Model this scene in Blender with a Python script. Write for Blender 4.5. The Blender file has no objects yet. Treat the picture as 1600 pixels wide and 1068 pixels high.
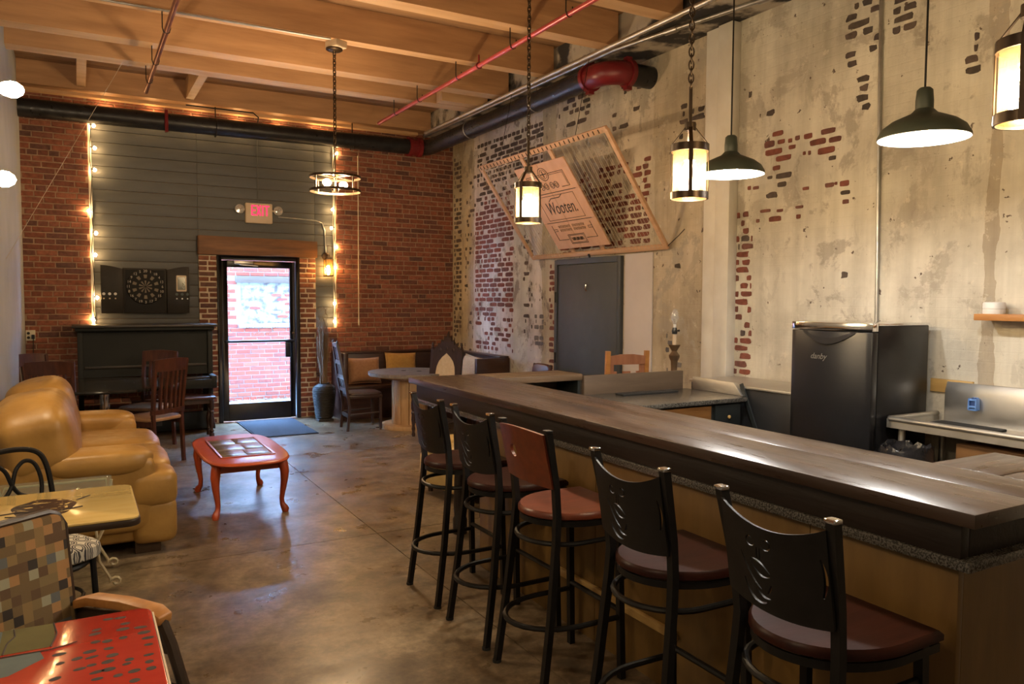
import bpy, bmesh, math, random
from mathutils import Vector, Matrix, Euler
R = math.radians
rnd = random.Random(7)
scn = bpy.context.scene
COL = scn.collection

# ------------------------------------------------------------ camera
F_PX, YAW, PIT, ROLL, CAM_H = 1205.0, R(29.4), R(3.2), R(0.3), 1.63
_fw = Vector((math.sin(YAW)*math.cos(PIT), math.cos(YAW)*math.cos(PIT), -math.sin(PIT)))
_r0 = Vector((math.cos(YAW), -math.sin(YAW), 0)); _u0 = _r0.cross(_fw)
_rt = _r0*math.cos(ROLL) + _u0*math.sin(ROLL); _up = -_r0*math.sin(ROLL) + _u0*math.cos(ROLL)
cd = bpy.data.cameras.new('camera'); cd.sensor_fit = 'HORIZONTAL'; cd.sensor_width = 36.0
cd.lens = F_PX/1600*36.0; cd.clip_start = 0.05; cd.clip_end = 200
cam = bpy.data.objects.new('camera', cd); COL.objects.link(cam)
cam.matrix_world = Matrix(((_rt.x, _up.x, -_fw.x, 0), (_rt.y, _up.y, -_fw.y, 0), (_rt.z, _up.z, -_fw.z, CAM_H), (0, 0, 0, 1)))
scn.camera = cam

# ------------------------------------------------------------ world, exposure
w = bpy.data.worlds.new('sky'); scn.world = w; w.use_nodes = True
bg = w.node_tree.nodes['Background']
bg.inputs[0].default_value = (0.34, 0.60, 1.0, 1); bg.inputs[1].default_value = 62.0
scn.view_settings.view_transform = 'Standard'; scn.view_settings.look = 'None'
scn.view_settings.gamma = 1.0; scn.view_settings.use_curve_mapping = False
scn.view_settings.exposure = 0.42
# radiance of the glowing bulbs
G_LANTERN, G_DOME, G_RING, G_WALL, G_SCONCE, G_STRING = 430.0, 520.0, 950.0, 330.0, 170.0, 130.0

# ------------------------------------------------------------ geometry helpers
class MB:
    def __init__(s): s.v = []; s.f = []; s.m = []
    def add(s, vs, fs, mi=0):
        o = len(s.v); s.v += [tuple(p) for p in vs]
        for f in fs: s.f.append(tuple(i+o for i in f)); s.m.append(mi)
        return s
    def box(s, x0, x1, y0, y1, z0, z1, mi=0):
        vs = [(x, y, z) for z in (z0, z1) for y in (y0, y1) for x in (x0, x1)]
        return s.add(vs, [(0,2,3,1),(4,5,7,6),(0,1,5,4),(2,6,7,3),(0,4,6,2),(1,3,7,5)], mi)
    def obox(s, c, size, rot=(0,0,0), mi=0):
        E = Euler(rot).to_matrix(); h = [a/2 for a in size]
        vs = [Vector(c)+E@Vector((x*h[0], y*h[1], z*h[2])) for z in (-1,1) for y in (-1,1) for x in (-1,1)]
        return s.add(vs, [(0,2,3,1),(4,5,7,6),(0,1,5,4),(2,6,7,3),(0,4,6,2),(1,3,7,5)], mi)
    def beam(s, p0, p1, w, t, up=(0,0,1), mi=0):
        a = Vector(p0); b = Vector(p1); d = (b-a).normalized()
        sd = d.cross(Vector(up)); sd = sd.normalized() if sd.length > 1e-4 else Vector((1,0,0))
        u = sd.cross(d).normalized()
        vs = [q+sd*(i*w/2)+u*(j*t/2) for q in (a, b) for i, j in ((-1,-1),(1,-1),(1,1),(-1,1))]
        return s.add(vs, [(3,2,1,0),(4,5,6,7),(0,1,5,4),(1,2,6,5),(2,3,7,6),(3,0,4,7)], mi)
    def tube(s, pts, r, n=8, closed=False, cap=True, radii=None, mi=0, rot0=0.0, flat=1.0):
        P = [Vector(p) for p in pts]; m = len(P); rings = []
        T = []
        for i in range(m):
            a = P[i-1] if (i > 0 or closed) else P[i]; b = P[(i+1) % m] if (i < m-1 or closed) else P[i]
            T.append((b-a).normalized())
        ref = Vector((0,0,1)) if abs(T[0].z) < .9 else Vector((1,0,0))
        N = T[0].cross(ref).normalized()
        for i in range(m):
            if i: N = (N - T[i]*N.dot(T[i])); N = N.normalized() if N.length > 1e-6 else T[i].orthogonal().normalized()
            B = T[i].cross(N); rr = radii[i] if radii else r
            rings.append([P[i]+(N*math.cos(rot0+2*math.pi*k/n)+B*math.sin(rot0+2*math.pi*k/n)*flat)*rr for k in range(n)])
        vs = [p for g in rings for p in g]; fs = []
        for i in range(m if closed else m-1):
            j = (i+1) % m
            for k in range(n): fs.append((i*n+k, i*n+(k+1) % n, j*n+(k+1) % n, j*n+k))
        if cap and not closed: fs += [tuple(range(n))[::-1], tuple((m-1)*n+k for k in range(n))]
        return s.add(vs, fs, mi)
    def cyl(s, p0, p1, r0, r1=None, n=16, mi=0, cap=True):
        return s.tube([p0, p1], r0, n=n, radii=[r0, r0 if r1 is None else r1], mi=mi, cap=cap)
    def lathe(s, prof, c=(0,0,0), n=24, mi=0, axis='z', a0=0.0, close=False, cap=True):
        vs = []; m = len(prof)
        for r, h in prof:
            for k in range(n):
                a = a0+2*math.pi*k/n; x, y = r*math.cos(a), r*math.sin(a)
                vs.append({'z': (c[0]+x, c[1]+y, c[2]+h), 'x': (c[0]+h, c[1]+x, c[2]+y), 'y': (c[0]+y, c[1]+h, c[2]+x)}[axis])
        fs = []
        for i in range(m if close else m-1):
            j = (i+1) % m
            for k in range(n): fs.append((i*n+k, i*n+(k+1) % n, j*n+(k+1) % n, j*n+k))
        if not close and cap:
            if prof[0][0] > 1e-5: fs.append(tuple(range(n))[::-1])
            if prof[-1][0] > 1e-5: fs.append(tuple((m-1)*n+k for k in range(n)))
        return s.add(vs, fs, mi)
    def prism(s, poly, f0, f1, mi=0):
        n = len(poly); vs = [f0(*p) for p in poly]+[f1(*p) for p in poly]
        return s.add(vs, [tuple(range(n))[::-1], tuple(range(n, 2*n))]+[(i, (i+1) % n, n+(i+1) % n, n+i) for i in range(n)], mi)
    def sq(s, c, h, e1=.4, e2=.4, nu=24, nv=14, mi=0, rot=None, noise=0, seed=0):
        sp = lambda a, e: math.copysign(abs(a)**e, a); vs = []; fs = []
        E = Euler(rot).to_matrix() if rot else None
        rr = random.Random(seed); ph = [rr.uniform(0, 6.28) for _ in range(6)]
        for j in range(nv+1):
            v = -math.pi/2+math.pi*j/nv
            for i in range(nu):
                u = 2*math.pi*i/nu
                p = Vector((h[0]*sp(math.cos(v), e1)*sp(math.cos(u), e2), h[1]*sp(math.cos(v), e1)*sp(math.sin(u), e2), h[2]*sp(math.sin(v), e1)))
                if noise:
                    k = 1+noise*(math.sin(9*p.x/h[0]*.5+ph[0])*math.sin(5*p.y/h[1]+ph[1])+.6*math.sin(7*p.z/h[2]+ph[2]+4*p.y/h[1]))
                    p = p*k
                if E: p = E@p
                vs.append(Vector(c)+p)
        for j in range(nv):
            for i in range(nu): fs.append((j*nu+i, j*nu+(i+1) % nu, (j+1)*nu+(i+1) % nu, (j+1)*nu+i))
        return s.add(vs, fs, mi)
    def build(s, name, mat, parent=None, world=False, bevel=0, smooth=True, ang=40, kind=None, loc=None, clean=False):
        me = bpy.data.meshes.new(name)
        vs = s.v
        if world and parent is not None:
            r = parent
            while r.parent: r = r.parent
            L = r.location; vs = [(a-L.x, b-L.y, c-L.z) for a, b, c in s.v]
        me.from_pydata(vs, [], s.f)
        mats = mat if isinstance(mat, (list, tuple)) else [mat]
        for m in mats: me.materials.append(m)
        if len(mats) > 1: me.polygons.foreach_set('material_index', s.m)
        bm = bmesh.new(); bm.from_mesh(me)
        bmesh.ops.remove_doubles(bm, verts=bm.verts, dist=1e-6)
        bmesh.ops.recalc_face_normals(bm, faces=bm.faces)
        if bevel:
            ed = [e for e in bm.edges if len(e.link_faces) == 2 and e.calc_face_angle(0) > R(30)]
            bmesh.ops.bevel(bm, geom=ed, offset=bevel, segments=2, profile=.5, affect='EDGES', clamp_overlap=True)
        bm.to_mesh(me); bm.free()
        if smooth:
            me.shade_smooth(); me.set_sharp_from_angle(angle=R(ang))
        o = bpy.data.objects.new(name, me); COL.objects.link(o)
        if parent: o.parent = parent
        if loc: o.location = loc
        if kind: o['kind'] = kind
        return o

def tag(o, label, cat, group=None):
    o['label'] = label; o['category'] = cat
    if group: o['group'] = group
    return o
def thing(name, label, cat, loc=(0,0,0), rz=0.0, group=None):
    o = bpy.data.objects.new(name, None); o.empty_display_size = .1; COL.objects.link(o)
    o.location = loc; o.rotation_euler = (0, 0, rz)
    return tag(o, label, cat, group)
def struct(o): o['kind'] = 'structure'; return o
def sroot(name, loc=(0,0,0)):
    o = bpy.data.objects.new(name, None); o.empty_display_size = .1; COL.objects.link(o); o.location = loc
    return struct(o)
def copy_tree(root, loc, rz, label):
    r = root.copy(); COL.objects.link(r); r.location = loc; r.rotation_euler = (0, 0, rz); r['label'] = label
    for ch in root.children:
        c = ch.copy(); COL.objects.link(c); c.parent = r
        for g in ch.children:
            d = g.copy(); COL.objects.link(d); d.parent = c
    return r
def arc(cx, cy, r, a0, a1, n): return [(cx+r*math.cos(a0+(a1-a0)*i/n), cy+r*math.sin(a0+(a1-a0)*i/n)) for i in range(n+1)]
def rrect(x0, x1, y0, y1, r, n=6):
    return arc(x1-r, y1-r, r, 0, math.pi/2, n)+arc(x0+r, y1-r, r, math.pi/2, math.pi, n)+arc(x0+r, y0+r, r, math.pi, 1.5*math.pi, n)+arc(x1-r, y0+r, r, 1.5*math.pi, 2*math.pi, n)

# text outlines are turned into plain mesh data up front
def text_mesh(s, size=1.0, shear=0.0, extrude=0.0, align='CENTER', offset=0.0, space=1.0):
    c = bpy.data.curves.new('t', 'FONT'); c.body = s; c.size = size; c.shear = shear; c.extrude = extrude
    c.align_x = align; c.align_y = 'CENTER'; c.resolution_u = 3; c.offset = offset; c.space_character = space
    o = bpy.data.objects.new('t', c); COL.objects.link(o)
    dg = bpy.context.evaluated_depsgraph_get(); e = o.evaluated_get(dg); m = e.to_mesh()
    vs = [tuple(v.co) for v in m.vertices]; fs = [tuple(p.vertices) for p in m.polygons]
    e.to_mesh_clear(); bpy.data.objects.remove(o); bpy.data.curves.remove(c)
    return vs, fs
TXT = {}
TXT['danby'] = text_mesh('danby', .054, shear=.35, extrude=.001)
TXT['Wooten'] = text_mesh('Wooten.', .21, shear=.25, extrude=.001)
for i in (20,1,18,4,13,6,10,15,2,17,3,19,7,16,8,11,14,9,12,5): TXT[str(i)] = text_mesh(str(i), .045, extrude=.001)
def put_text(mb, key, fn, mi=0, sx=1.0):
    vs, fs = TXT[key]; mb.add([fn(x*sx, y, z) for x, y, z in vs], fs, mi)

# ------------------------------------------------------------ materials
def _mat(name):
    m = bpy.data.materials.new(name); m.use_nodes = True; nt = m.node_tree
    return m, nt, nt.nodes['Principled BSDF']
def ramp(nt, stops, interp='LINEAR'):
    r = nt.nodes.new('ShaderNodeValToRGB'); r.color_ramp.interpolation = interp; cr = r.color_ramp
    while len(cr.elements) < len(stops): cr.elements.new(.5)
    for e, (p, c) in zip(cr.elements, stops): e.position = p; e.color = (c[0], c[1], c[2], 1)
    return r
def noise(nt, vec, scale, detail=4, rough=.55, dist=0.0):
    n = nt.nodes.new('ShaderNodeTexNoise'); n.inputs['Scale'].default_value = scale; n.inputs['Detail'].default_value = detail
    n.inputs['Roughness'].default_value = rough; n.inputs['Distortion'].default_value = dist
    nt.links.new(vec, n.inputs['Vector']); return n
def coords(nt, stretch=(1,1,1), kind='Object', rand=False, loc=(0,0,0), rot=(0,0,0)):
    t = nt.nodes.new('ShaderNodeTexCoord'); mp = nt.nodes.new('ShaderNodeMapping')
    mp.inputs['Scale'].default_value = stretch; mp.inputs['Location'].default_value = loc; mp.inputs['Rotation'].default_value = rot
    nt.links.new(t.outputs[kind], mp.inputs['Vector'])
    if not rand: return mp.outputs[0]
    oi = nt.nodes.new('ShaderNodeObjectInfo'); a = nt.nodes.new('ShaderNodeVectorMath'); a.operation = 'MULTIPLY_ADD'
    nt.links.new(oi.outputs['Random'], a.inputs[0]); a.inputs[1].default_value = (31, 17, 23); nt.links.new(mp.outputs[0], a.inputs[2])
    return a.outputs[0]
def mixc(nt, fac, a, b, mode='MIX'):
    m = nt.nodes.new('ShaderNodeMix'); m.data_type = 'RGBA'; m.blend_type = mode
    for sock, v in ((m.inputs[0], fac), (m.inputs[6], a), (m.inputs[7], b)):
        if hasattr(v, 'is_linked') or hasattr(v, 'links'): nt.links.new(v, sock)
        elif isinstance(v, (int, float)): sock.default_value = v
        else: sock.default_value = (v[0], v[1], v[2], 1)
    return m.outputs[2]
def bumpn(nt, b, h, strength, dist=.01):
    n = nt.nodes.new('ShaderNodeBump'); n.inputs['Strength'].default_value = strength; n.inputs['Distance'].default_value = dist
    nt.links.new(h, n.inputs['Height']); nt.links.new(n.outputs[0], b.inputs['Normal'])
def M(name, c, c2=None, rough=.5, metal=0.0, scale=8, detail=4, stretch=(1,1,1), bump=0.0, bscale=None, lo=.3, hi=.7, rvar=0.0, coat=0.0, spec=.5, rand=False, sheen=0.0):
    m, nt, b = _mat(name)
    b.inputs['Roughness'].default_value = rough; b.inputs['Metallic'].default_value = metal
    b.inputs['Specular IOR Level'].default_value = spec; b.inputs['Coat Weight'].default_value = coat; b.inputs['Coat Roughness'].default_value = .12
    if sheen: b.inputs['Sheen Weight'].default_value = sheen
    v = coords(nt, stretch, rand=rand)
    n = noise(nt, v, scale, detail)
    c2 = c2 or tuple(x*.8 for x in c)
    r = ramp(nt, [(lo, c), (hi, c2)]); nt.links.new(n.outputs[0], r.inputs[0]); nt.links.new(r.outputs[0], b.inputs['Base Color'])
    if rvar:
        q = nt.nodes.new('ShaderNodeMapRange'); q.inputs[3].default_value = max(0, rough-rvar); q.inputs[4].default_value = min(1, rough+rvar)
        q.inputs[1].default_value = .3; q.inputs[2].default_value = .7
        n2 = noise(nt, v, scale*2.3, 3); nt.links.new(n2.outputs[0], q.inputs[0]); nt.links.new(q.outputs[0], b.inputs['Roughness'])
    if bump:
        n3 = noise(nt, v, bscale or scale*3, 3); bumpn(nt, b, n3.outputs[0], bump)
    return m
def wood(name, c, c2, axis='x', rough=.45, scale=3.0, coat=0.0, bump=.15, rand=True, k=14, lo=.32, hi=.68, rvar=0.0):
    st = {'x': (1, k, k), 'y': (k, 1, k), 'z': (k, k, 1)}[axis]
    return M(name, c, c2, rough, 0, scale, 6, st, bump, None, lo, hi, rvar, coat, .5, rand)
def E(name, color, strength):
    m = bpy.data.materials.new(name); m.use_nodes = True; nt = m.node_tree; nt.nodes.clear()
    e = nt.nodes.new('ShaderNodeEmission'); e.inputs[0].default_value = (*color, 1); e.inputs[1].default_value = strength
    o = nt.nodes.new('ShaderNodeOutputMaterial'); nt.links.new(e.outputs[0], o.inputs[0]); return m
def thin_glass(name, tint=(1,1,1), refl=.08, rough=.02, milk=0.0, glow=False):
    m = bpy.data.materials.new(name); m.use_nodes = True; nt = m.node_tree; nt.nodes.clear()
    t = nt.nodes.new('ShaderNodeBsdfTransparent'); t.inputs[0].default_value = (*tint, 1)
    g = nt.nodes.new('ShaderNodeBsdfGlossy'); g.inputs['Roughness'].default_value = rough
    mx = nt.nodes.new('ShaderNodeMixShader'); mx.inputs[0].default_value = refl
    nt.links.new(t.outputs[0], mx.inputs[1]); nt.links.new(g.outputs[0], mx.inputs[2]); last = mx
    if milk:
        d = nt.nodes.new('ShaderNodeBsdfTranslucent' if glow else 'ShaderNodeBsdfDiffuse'); d.inputs[0].default_value = (.8, .52, .22, 1) if glow else (.8, .8, .8, 1)
        m2 = nt.nodes.new('ShaderNodeMixShader'); m2.inputs[0].default_value = milk
        nt.links.new(mx.outputs[0], m2.inputs[1]); nt.links.new(d.outputs[0], m2.inputs[2]); last = m2
    o = nt.nodes.new('ShaderNodeOutputMaterial'); nt.links.new(last.outputs[0], o.inputs[0]); return m

def brick_mat(name, cols, rough=.85):
    m, nt, b = _mat(name); b.inputs['Roughness'].default_value = rough
    oi = nt.nodes.new('ShaderNodeObjectInfo'); ge = nt.nodes.new('ShaderNodeNewGeometry')
    a = nt.nodes.new('ShaderNodeMath'); a.operation = 'ADD'; nt.links.new(oi.outputs['Random'], a.inputs[0]); nt.links.new(ge.outputs['Random Per Island'], a.inputs[1])
    fr = nt.nodes.new('ShaderNodeMath'); fr.operation = 'FRACT'; nt.links.new(a.outputs[0], fr.inputs[0])
    r = ramp(nt, [(i/max(1, len(cols)-1), c) for i, c in enumerate(cols)]); nt.links.new(fr.outputs[0], r.inputs[0])
    v = coords(nt, rand=True); n = noise(nt, v, 22, 5)
    r2 = ramp(nt, [(.25, (.55, .55, .55)), (.7, (1.12, 1.12, 1.12))]); nt.links.new(n.outputs[0], r2.inputs[0])
    nt.links.new(mixc(nt, 1.0, r.outputs[0], r2.outputs[0], 'MULTIPLY'), b.inputs['Base Color'])
    bumpn(nt, b, noise(nt, v, 60, 4).outputs[0], .35, .006); return m

MT = {}
MT['brick'] = brick_mat('brick_red', [(.18,.06,.038), (.26,.085,.048), (.30,.10,.057), (.32,.118,.07), (.20,.072,.05), (.12,.055,.045)])
MT['brick_jamb'] = brick_mat('brick_jamb', [(.10,.045,.035), (.2,.07,.04), (.28,.11,.06), (.16,.08,.06)])
MT['brick_ext'] = brick_mat('brick_outside', [(.19,.022,.010), (.25,.034,.014), (.15,.026,.016), (.22,.045,.022)])
MT['brick_wall_red'] = brick_mat('brick_exposed_red', [(.20,.06,.042), (.25,.078,.052), (.15,.055,.044), (.21,.09,.07)])
MT['brick_wall_dark'] = brick_mat('brick_exposed_dark', [(.06,.048,.042), (.1,.075,.06), (.075,.055,.055), (.14,.1,.08)])
MT['brick_wall_grey'] = brick_mat('brick_exposed_grey', [(.17,.15,.14), (.22,.2,.19), (.13,.12,.13)])
MT['mortar'] = M('mortar_brown', (.40,.27,.18), (.27,.17,.11), .95, scale=12, bump=.4)
MT['mortar_light'] = M('mortar_cream', (.66,.57,.43), (.48,.39,.28), .95, scale=10, bump=.4)
MT['mortar_ext'] = M('mortar_outside', (.24,.22,.21), (.16,.155,.16), .95, scale=6, bump=.3)
MT['board_grey'] = M('painted_board_grey', (.088,.093,.097), (.072,.077,.081), .6, scale=3, stretch=(1,6,6), bump=.08, rand=True)
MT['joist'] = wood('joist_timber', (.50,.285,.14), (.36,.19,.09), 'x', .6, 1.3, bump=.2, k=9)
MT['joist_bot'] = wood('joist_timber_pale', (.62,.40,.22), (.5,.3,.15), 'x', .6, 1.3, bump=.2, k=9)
MT['deck'] = wood('ceiling_deck', (.34,.20,.10), (.22,.125,.065), 'x', .7, 1.2, bump=.3, k=12)
MT['lintel'] = wood('old_lintel_timber', (.22,.095,.035), (.10,.045,.02), 'x', .6, 2.0, bump=.5, k=8)
MT['black_metal'] = M('black_powder_metal', (.006,.0055,.005), (.010,.009,.009), .45, .0, 20, bump=.03, spec=.3)
MT['black_pipe'] = M('black_iron_pipe', (.012,.013,.016), (.03,.03,.034), .38, .3, 9, bump=.08, rvar=.12)
MT['red_paint'] = M('red_pipe_paint', (.19,.014,.018), (.13,.009,.013), .35, 0, 8, bump=.05)
MT['red_pipe'] = M('red_sprinkler_pipe', (.50,.085,.085), (.40,.055,.06), .3, .2, 8)
MT['copper'] = M('copper_sprinkler_pipe', (.42,.17,.10), (.22,.06,.05), .28, .8, 6)
MT['steel'] = M('stainless_steel', (.66,.64,.60), (.60,.58,.54), .46, 1.0, 4, rvar=.05)
MT['conduit'] = M('galvanised_conduit', (.5,.5,.48), (.36,.36,.35), .35, .9, 10)
MT['chrome'] = M('chrome', (.8,.8,.82), (.75,.75,.77), .1, 1.0)
MT['bronze'] = M('oil_rubbed_bronze', (.035,.022,.014), (.06,.038,.02), .38, .7, 12)
MT['white_paint'] = M('white_painted_metal', (.72,.69,.62), (.62,.58,.5), .5, 0, 4, bump=.05)
MT['lavender'] = M('flat_white_plasterboard', (.60,.56,.56), (.54,.5,.5), .7, 0, 3)
MT['door_grey'] = M('slate_grey_door_paint', (.062,.070,.078), (.052,.06,.067), .5, 0, 5, bump=.05)
MT['door_black'] = M('dark_anodised_frame', (.012,.013,.016), (.02,.02,.023), .35, .4)
MT['glass'] = thin_glass('door_glass', (.96,.98,1), .06)
MT['lamp_glass'] = thin_glass('seeded_lamp_glass', (1,.84,.58), .10, .06, .035, True)
MT['frost'] = thin_glass('frosted_vinyl', (1,1,1), .05, .3, .22)
MT['table_glass'] = thin_glass('table_glass', (.86,.93,.88), .14, .03, .06)
MT['bulb'] = E('lantern_bulb_glow', (1.0,.84,.62), G_LANTERN)
MT['bulb_ring'] = E('chandelier_bulb_glow', (1.0,.68,.37), G_RING)
MT['bulb_sconce'] = E('sconce_bulb_glow', (1.0,.66,.34), G_SCONCE)
MT['bulb_white'] = E('dome_bulb_glow', (1.0,.98,.94), G_DOME)
MT['bulb_string'] = E('string_bulb_glow', (1.0,.60,.24), G_STRING)
MT['bulb_wall'] = E('bare_bulb_glow', (1.0,.74,.45), G_WALL)
MT['exit_red'] = E('exit_letter_glow', (1.0,.03,.10), 1.6)
MT['rubber'] = M('black_rubber', (.012,.012,.013), (.02,.02,.02), .8, 0, 30, bump=.2)
MT['walnut'] = wood('stained_bar_plank', (.034,.019,.012), (.070,.044,.031), 'y', .33, 1.6, coat=.2, bump=.04, k=10, rvar=.08)
MT['walnut_x'] = wood('stained_bar_plank_cross', (.034,.019,.012), (.070,.044,.031), 'x', .33, 1.6, coat=.2, bump=.04, k=10, rvar=.08)
MT['walnut_dark'] = wood('dark_bar_fascia', (.011,.007,.005), (.022,.013,.009), 'y', .5, 1.6, bump=.15, k=10)
MT['weathered'] = wood('weathered_plank', (.15,.095,.055), (.08,.052,.03), 'x', .55, 2.2, bump=.35, k=8)
MT['splash_wood'] = wood('stained_splash_board', (.13,.09,.06), (.085,.058,.038), 'x', .5, 2.0, bump=.2, k=7)
MT['ochre'] = wood('ochre_bar_panel', (.20,.112,.028), (.145,.077,.018), 'z', .42, 2.5, bump=.05, k=5)
MT['granite'] = M('speckled_granite', (.15,.14,.125), (.035,.033,.03), .25, 0, 160, 2, lo=.42, hi=.58)
MT['seat_wood'] = wood('mahogany_seat', (.036,.009,.005), (.022,.006,.004), 'x', .36, 4, coat=.0, bump=.03, k=6)
MT['seat_red'] = wood('cherry_seat', (.16,.034,.011), (.10,.021,.008), 'x', .34, 4, coat=.05, bump=.03, k=6)
MT['mahog'] = wood('mahogany_chair', (.075,.024,.013), (.036,.011,.007), 'z', .35, 4, coat=.1, bump=.05, k=8)
MT['tan_seat'] = M('tan_seat_pad', (.36,.20,.10), (.28,.15,.07), .6, 0, 10)
MT['blackwood'] = wood('ebonised_carved_wood', (.022,.010,.007), (.04,.018,.012), 'z', .38, 4, bump=.1, k=6)
MT['booth'] = wood('dark_booth_wood', (.05,.019,.011), (.028,.011,.008), 'x', .35, 3, bump=.08, k=8)
MT['piano'] = M('charcoal_piano_paint', (.0095,.0115,.0112), (.006,.0075,.0075), .6, 0, 5, bump=.08, spec=.3)
MT['piano_top'] = M('worn_piano_lid', (.032,.024,.02), (.012,.010,.009), .45, 0, 6)
MT['black_top'] = M('black_gloss_tabletop', (.012,.012,.012), (.02,.019,.018), .12, 0, 6)
MT['orange'] = M('orange_red_stain', (.42,.075,.022), (.32,.045,.015), .3, 0, 8, stretch=(1,4,1), coat=.2)
MT['tile'] = M('slate_table_tile', (.17,.13,.085), (.085,.072,.055), .22, 0, 12, rand=True, bump=.1)
MT['leather'] = M('caramel_leather', (.37,.205,.05), (.27,.142,.031), .42, 0, 5, bump=.32, bscale=10, rvar=.08, rand=True)
MT['cream_leather'] = M('cream_leather', (.60,.45,.20), (.5,.36,.15), .42, 0, 5, bump=.12, bscale=20)
MT['foot'] = M('dark_wood_foot', (.06,.032,.014), (.04,.02,.01), .5)
MT['mat'] = M('navy_door_mat', (.03,.04,.06), (.018,.025,.042), .95, 0, 40, bump=.6, bscale=150)
MT['wicker'] = M('dark_woven_vase', (.035,.032,.03), (.012,.011,.011), .35, 0, 30, stretch=(1,1,3), bump=.9, bscale=60)
MT['twig'] = M('dried_twig', (.20,.13,.07), (.09,.06,.034), .8, 0, 20, stretch=(1,1,.1))
MT['spool'] = wood('weathered_spool_top', (.22,.19,.16), (.12,.10,.085), 'x', .5, 3, bump=.3, k=8)
MT['spool_col'] = wood('pale_spool_staves', (.52,.33,.17), (.40,.24,.11), 'z', .5, 3, bump=.2, k=8)
MT['fab_tan'] = M('tan_cushion_fabric', (.38,.20,.10), (.30,.15,.075), .9, 0, 30, bump=.25, bscale=120, sheen=.2)
MT['fab_mustard'] = M('mustard_cushion_fabric', (.46,.27,.07), (.38,.2,.05), .9, 0, 30, bump=.25, bscale=120, sheen=.2)
MT['fab_cream'] = M('cream_cushion_fabric', (.60,.48,.32), (.52,.4,.25), .9, 0, 30, bump=.25, bscale=120, sheen=.2)
MT['fridge'] = M('black_fridge_enamel', (.007,.007,.0085), (.009,.009,.010), .28, 0, 4, spec=.35)
MT['black_gloss'] = M('black_laminate', (.015,.016,.018), (.02,.021,.023), .3)
MT['cabinet_black'] = M('black_cabinet_paint', (.012,.016,.017), (.018,.022,.023), .45)
MT['drawer_brown'] = wood('brown_drawer_front', (.24,.11,.03), (.17,.075,.02), 'x', .4, 3, k=8)
MT['pine'] = wood('yellow_pine_board', (.55,.36,.13), (.45,.28,.09), 'y', .5, 3, k=8)
MT['shelf'] = wood('honey_shelf', (.48,.22,.06), (.36,.15,.04), 'y', .45, 3, k=8)
MT['kraft'] = M('brown_cardboard', (.36,.21,.11), (.3,.17,.085), .8)
MT['plastic_white'] = M('white_plastic', (.75,.74,.72), (.7,.69,.67), .4)
MT['plastic_blue'] = M('blue_plastic', (.14,.30,.72), (.11,.25,.62), .35)
MT['bag'] = M('black_bin_bag', (.012,.012,.014), (.02,.02,.024), .18, 0, 8, bump=1.0, bscale=14)
MT['cream_box'] = M('cream_sign_housing', (.62,.50,.36), (.56,.45,.32), .5)
MT['clear'] = thin_glass('clear_lens', (.9,.9,.88), .3, .1, .25)
MT['ply'] = wood('pink_plywood', (.66,.40,.26), (.58,.34,.21), 'z', .55, 2.2, k=5, bump=.06)
MT['frame_pine'] = wood('whitewood_frame', (.66,.42,.27), (.56,.34,.2), 'y', .55, 3, k=8, bump=.06)
MT['ink'] = M('black_ink', (.03,.02,.02), (.04,.03,.025), .7)
MT['string'] = M('pale_cord', (.55,.47,.36), (.45,.38,.28), .7)
MT['cream_iron'] = M('cream_wrought_iron', (.58,.48,.30), (.45,.36,.2), .45, .1, 12)
MT['dark_edge'] = M('dark_table_edge', (.03,.018,.012), (.045,.028,.018), .35)
MT['red_leather'] = M('oxblood_leather', (.07,.018,.02), (.05,.012,.014), .3)
MT['pinkwood'] = wood('pinkish_carved_wood', (.36,.155,.085), (.27,.11,.055), 'z', .45, 4, k=6)
MT['candle_wood'] = M('bronzed_candlestick', (.16,.10,.055), (.09,.055,.03), .45, .3, 14)
MT['left_wall'] = M('pale_grey_wall_paint', (.40,.43,.46), (.34,.37,.40), .6, 0, 2, bump=.05)
MT['grey_numbers'] = M('pale_print', (.5,.47,.4), (.45,.42,.36), .6)
MT['dart_tan'] = M('dart_segment_tan', (.20,.17,.12), (.16,.13,.09), .6)
MT['dart_black'] = M('dart_black', (.006,.005,.005), (.008,.007,.007), .6, spec=.25)
MT['cabinet_dark'] = M('dart_cabinet_dark', (.012,.009,.007), (.018,.014,.010), .5, spec=.3)
MT['outlet'] = M('ivory_outlet_plate', (.62,.56,.44), (.55,.5,.38), .45)
MT['pavement'] = M('outside_concrete', (.8,.8,.8), (.65,.65,.66), .9, 0, 3)
MT['litter'] = M('dry_leaf_litter', (.25,.2,.15), (.12,.1,.08), .9)
MT['oldlintel_ext'] = wood('outside_timber_lintel', (.065,.042,.03), (.045,.028,.02), 'x', .8, 2, k=8)
MT['whitewash'] = M('flaked_whitewash', (.17,.175,.17), (.06,.045,.045), .95, 0, 9, 6, lo=.44, hi=.6, bump=.5)

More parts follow.
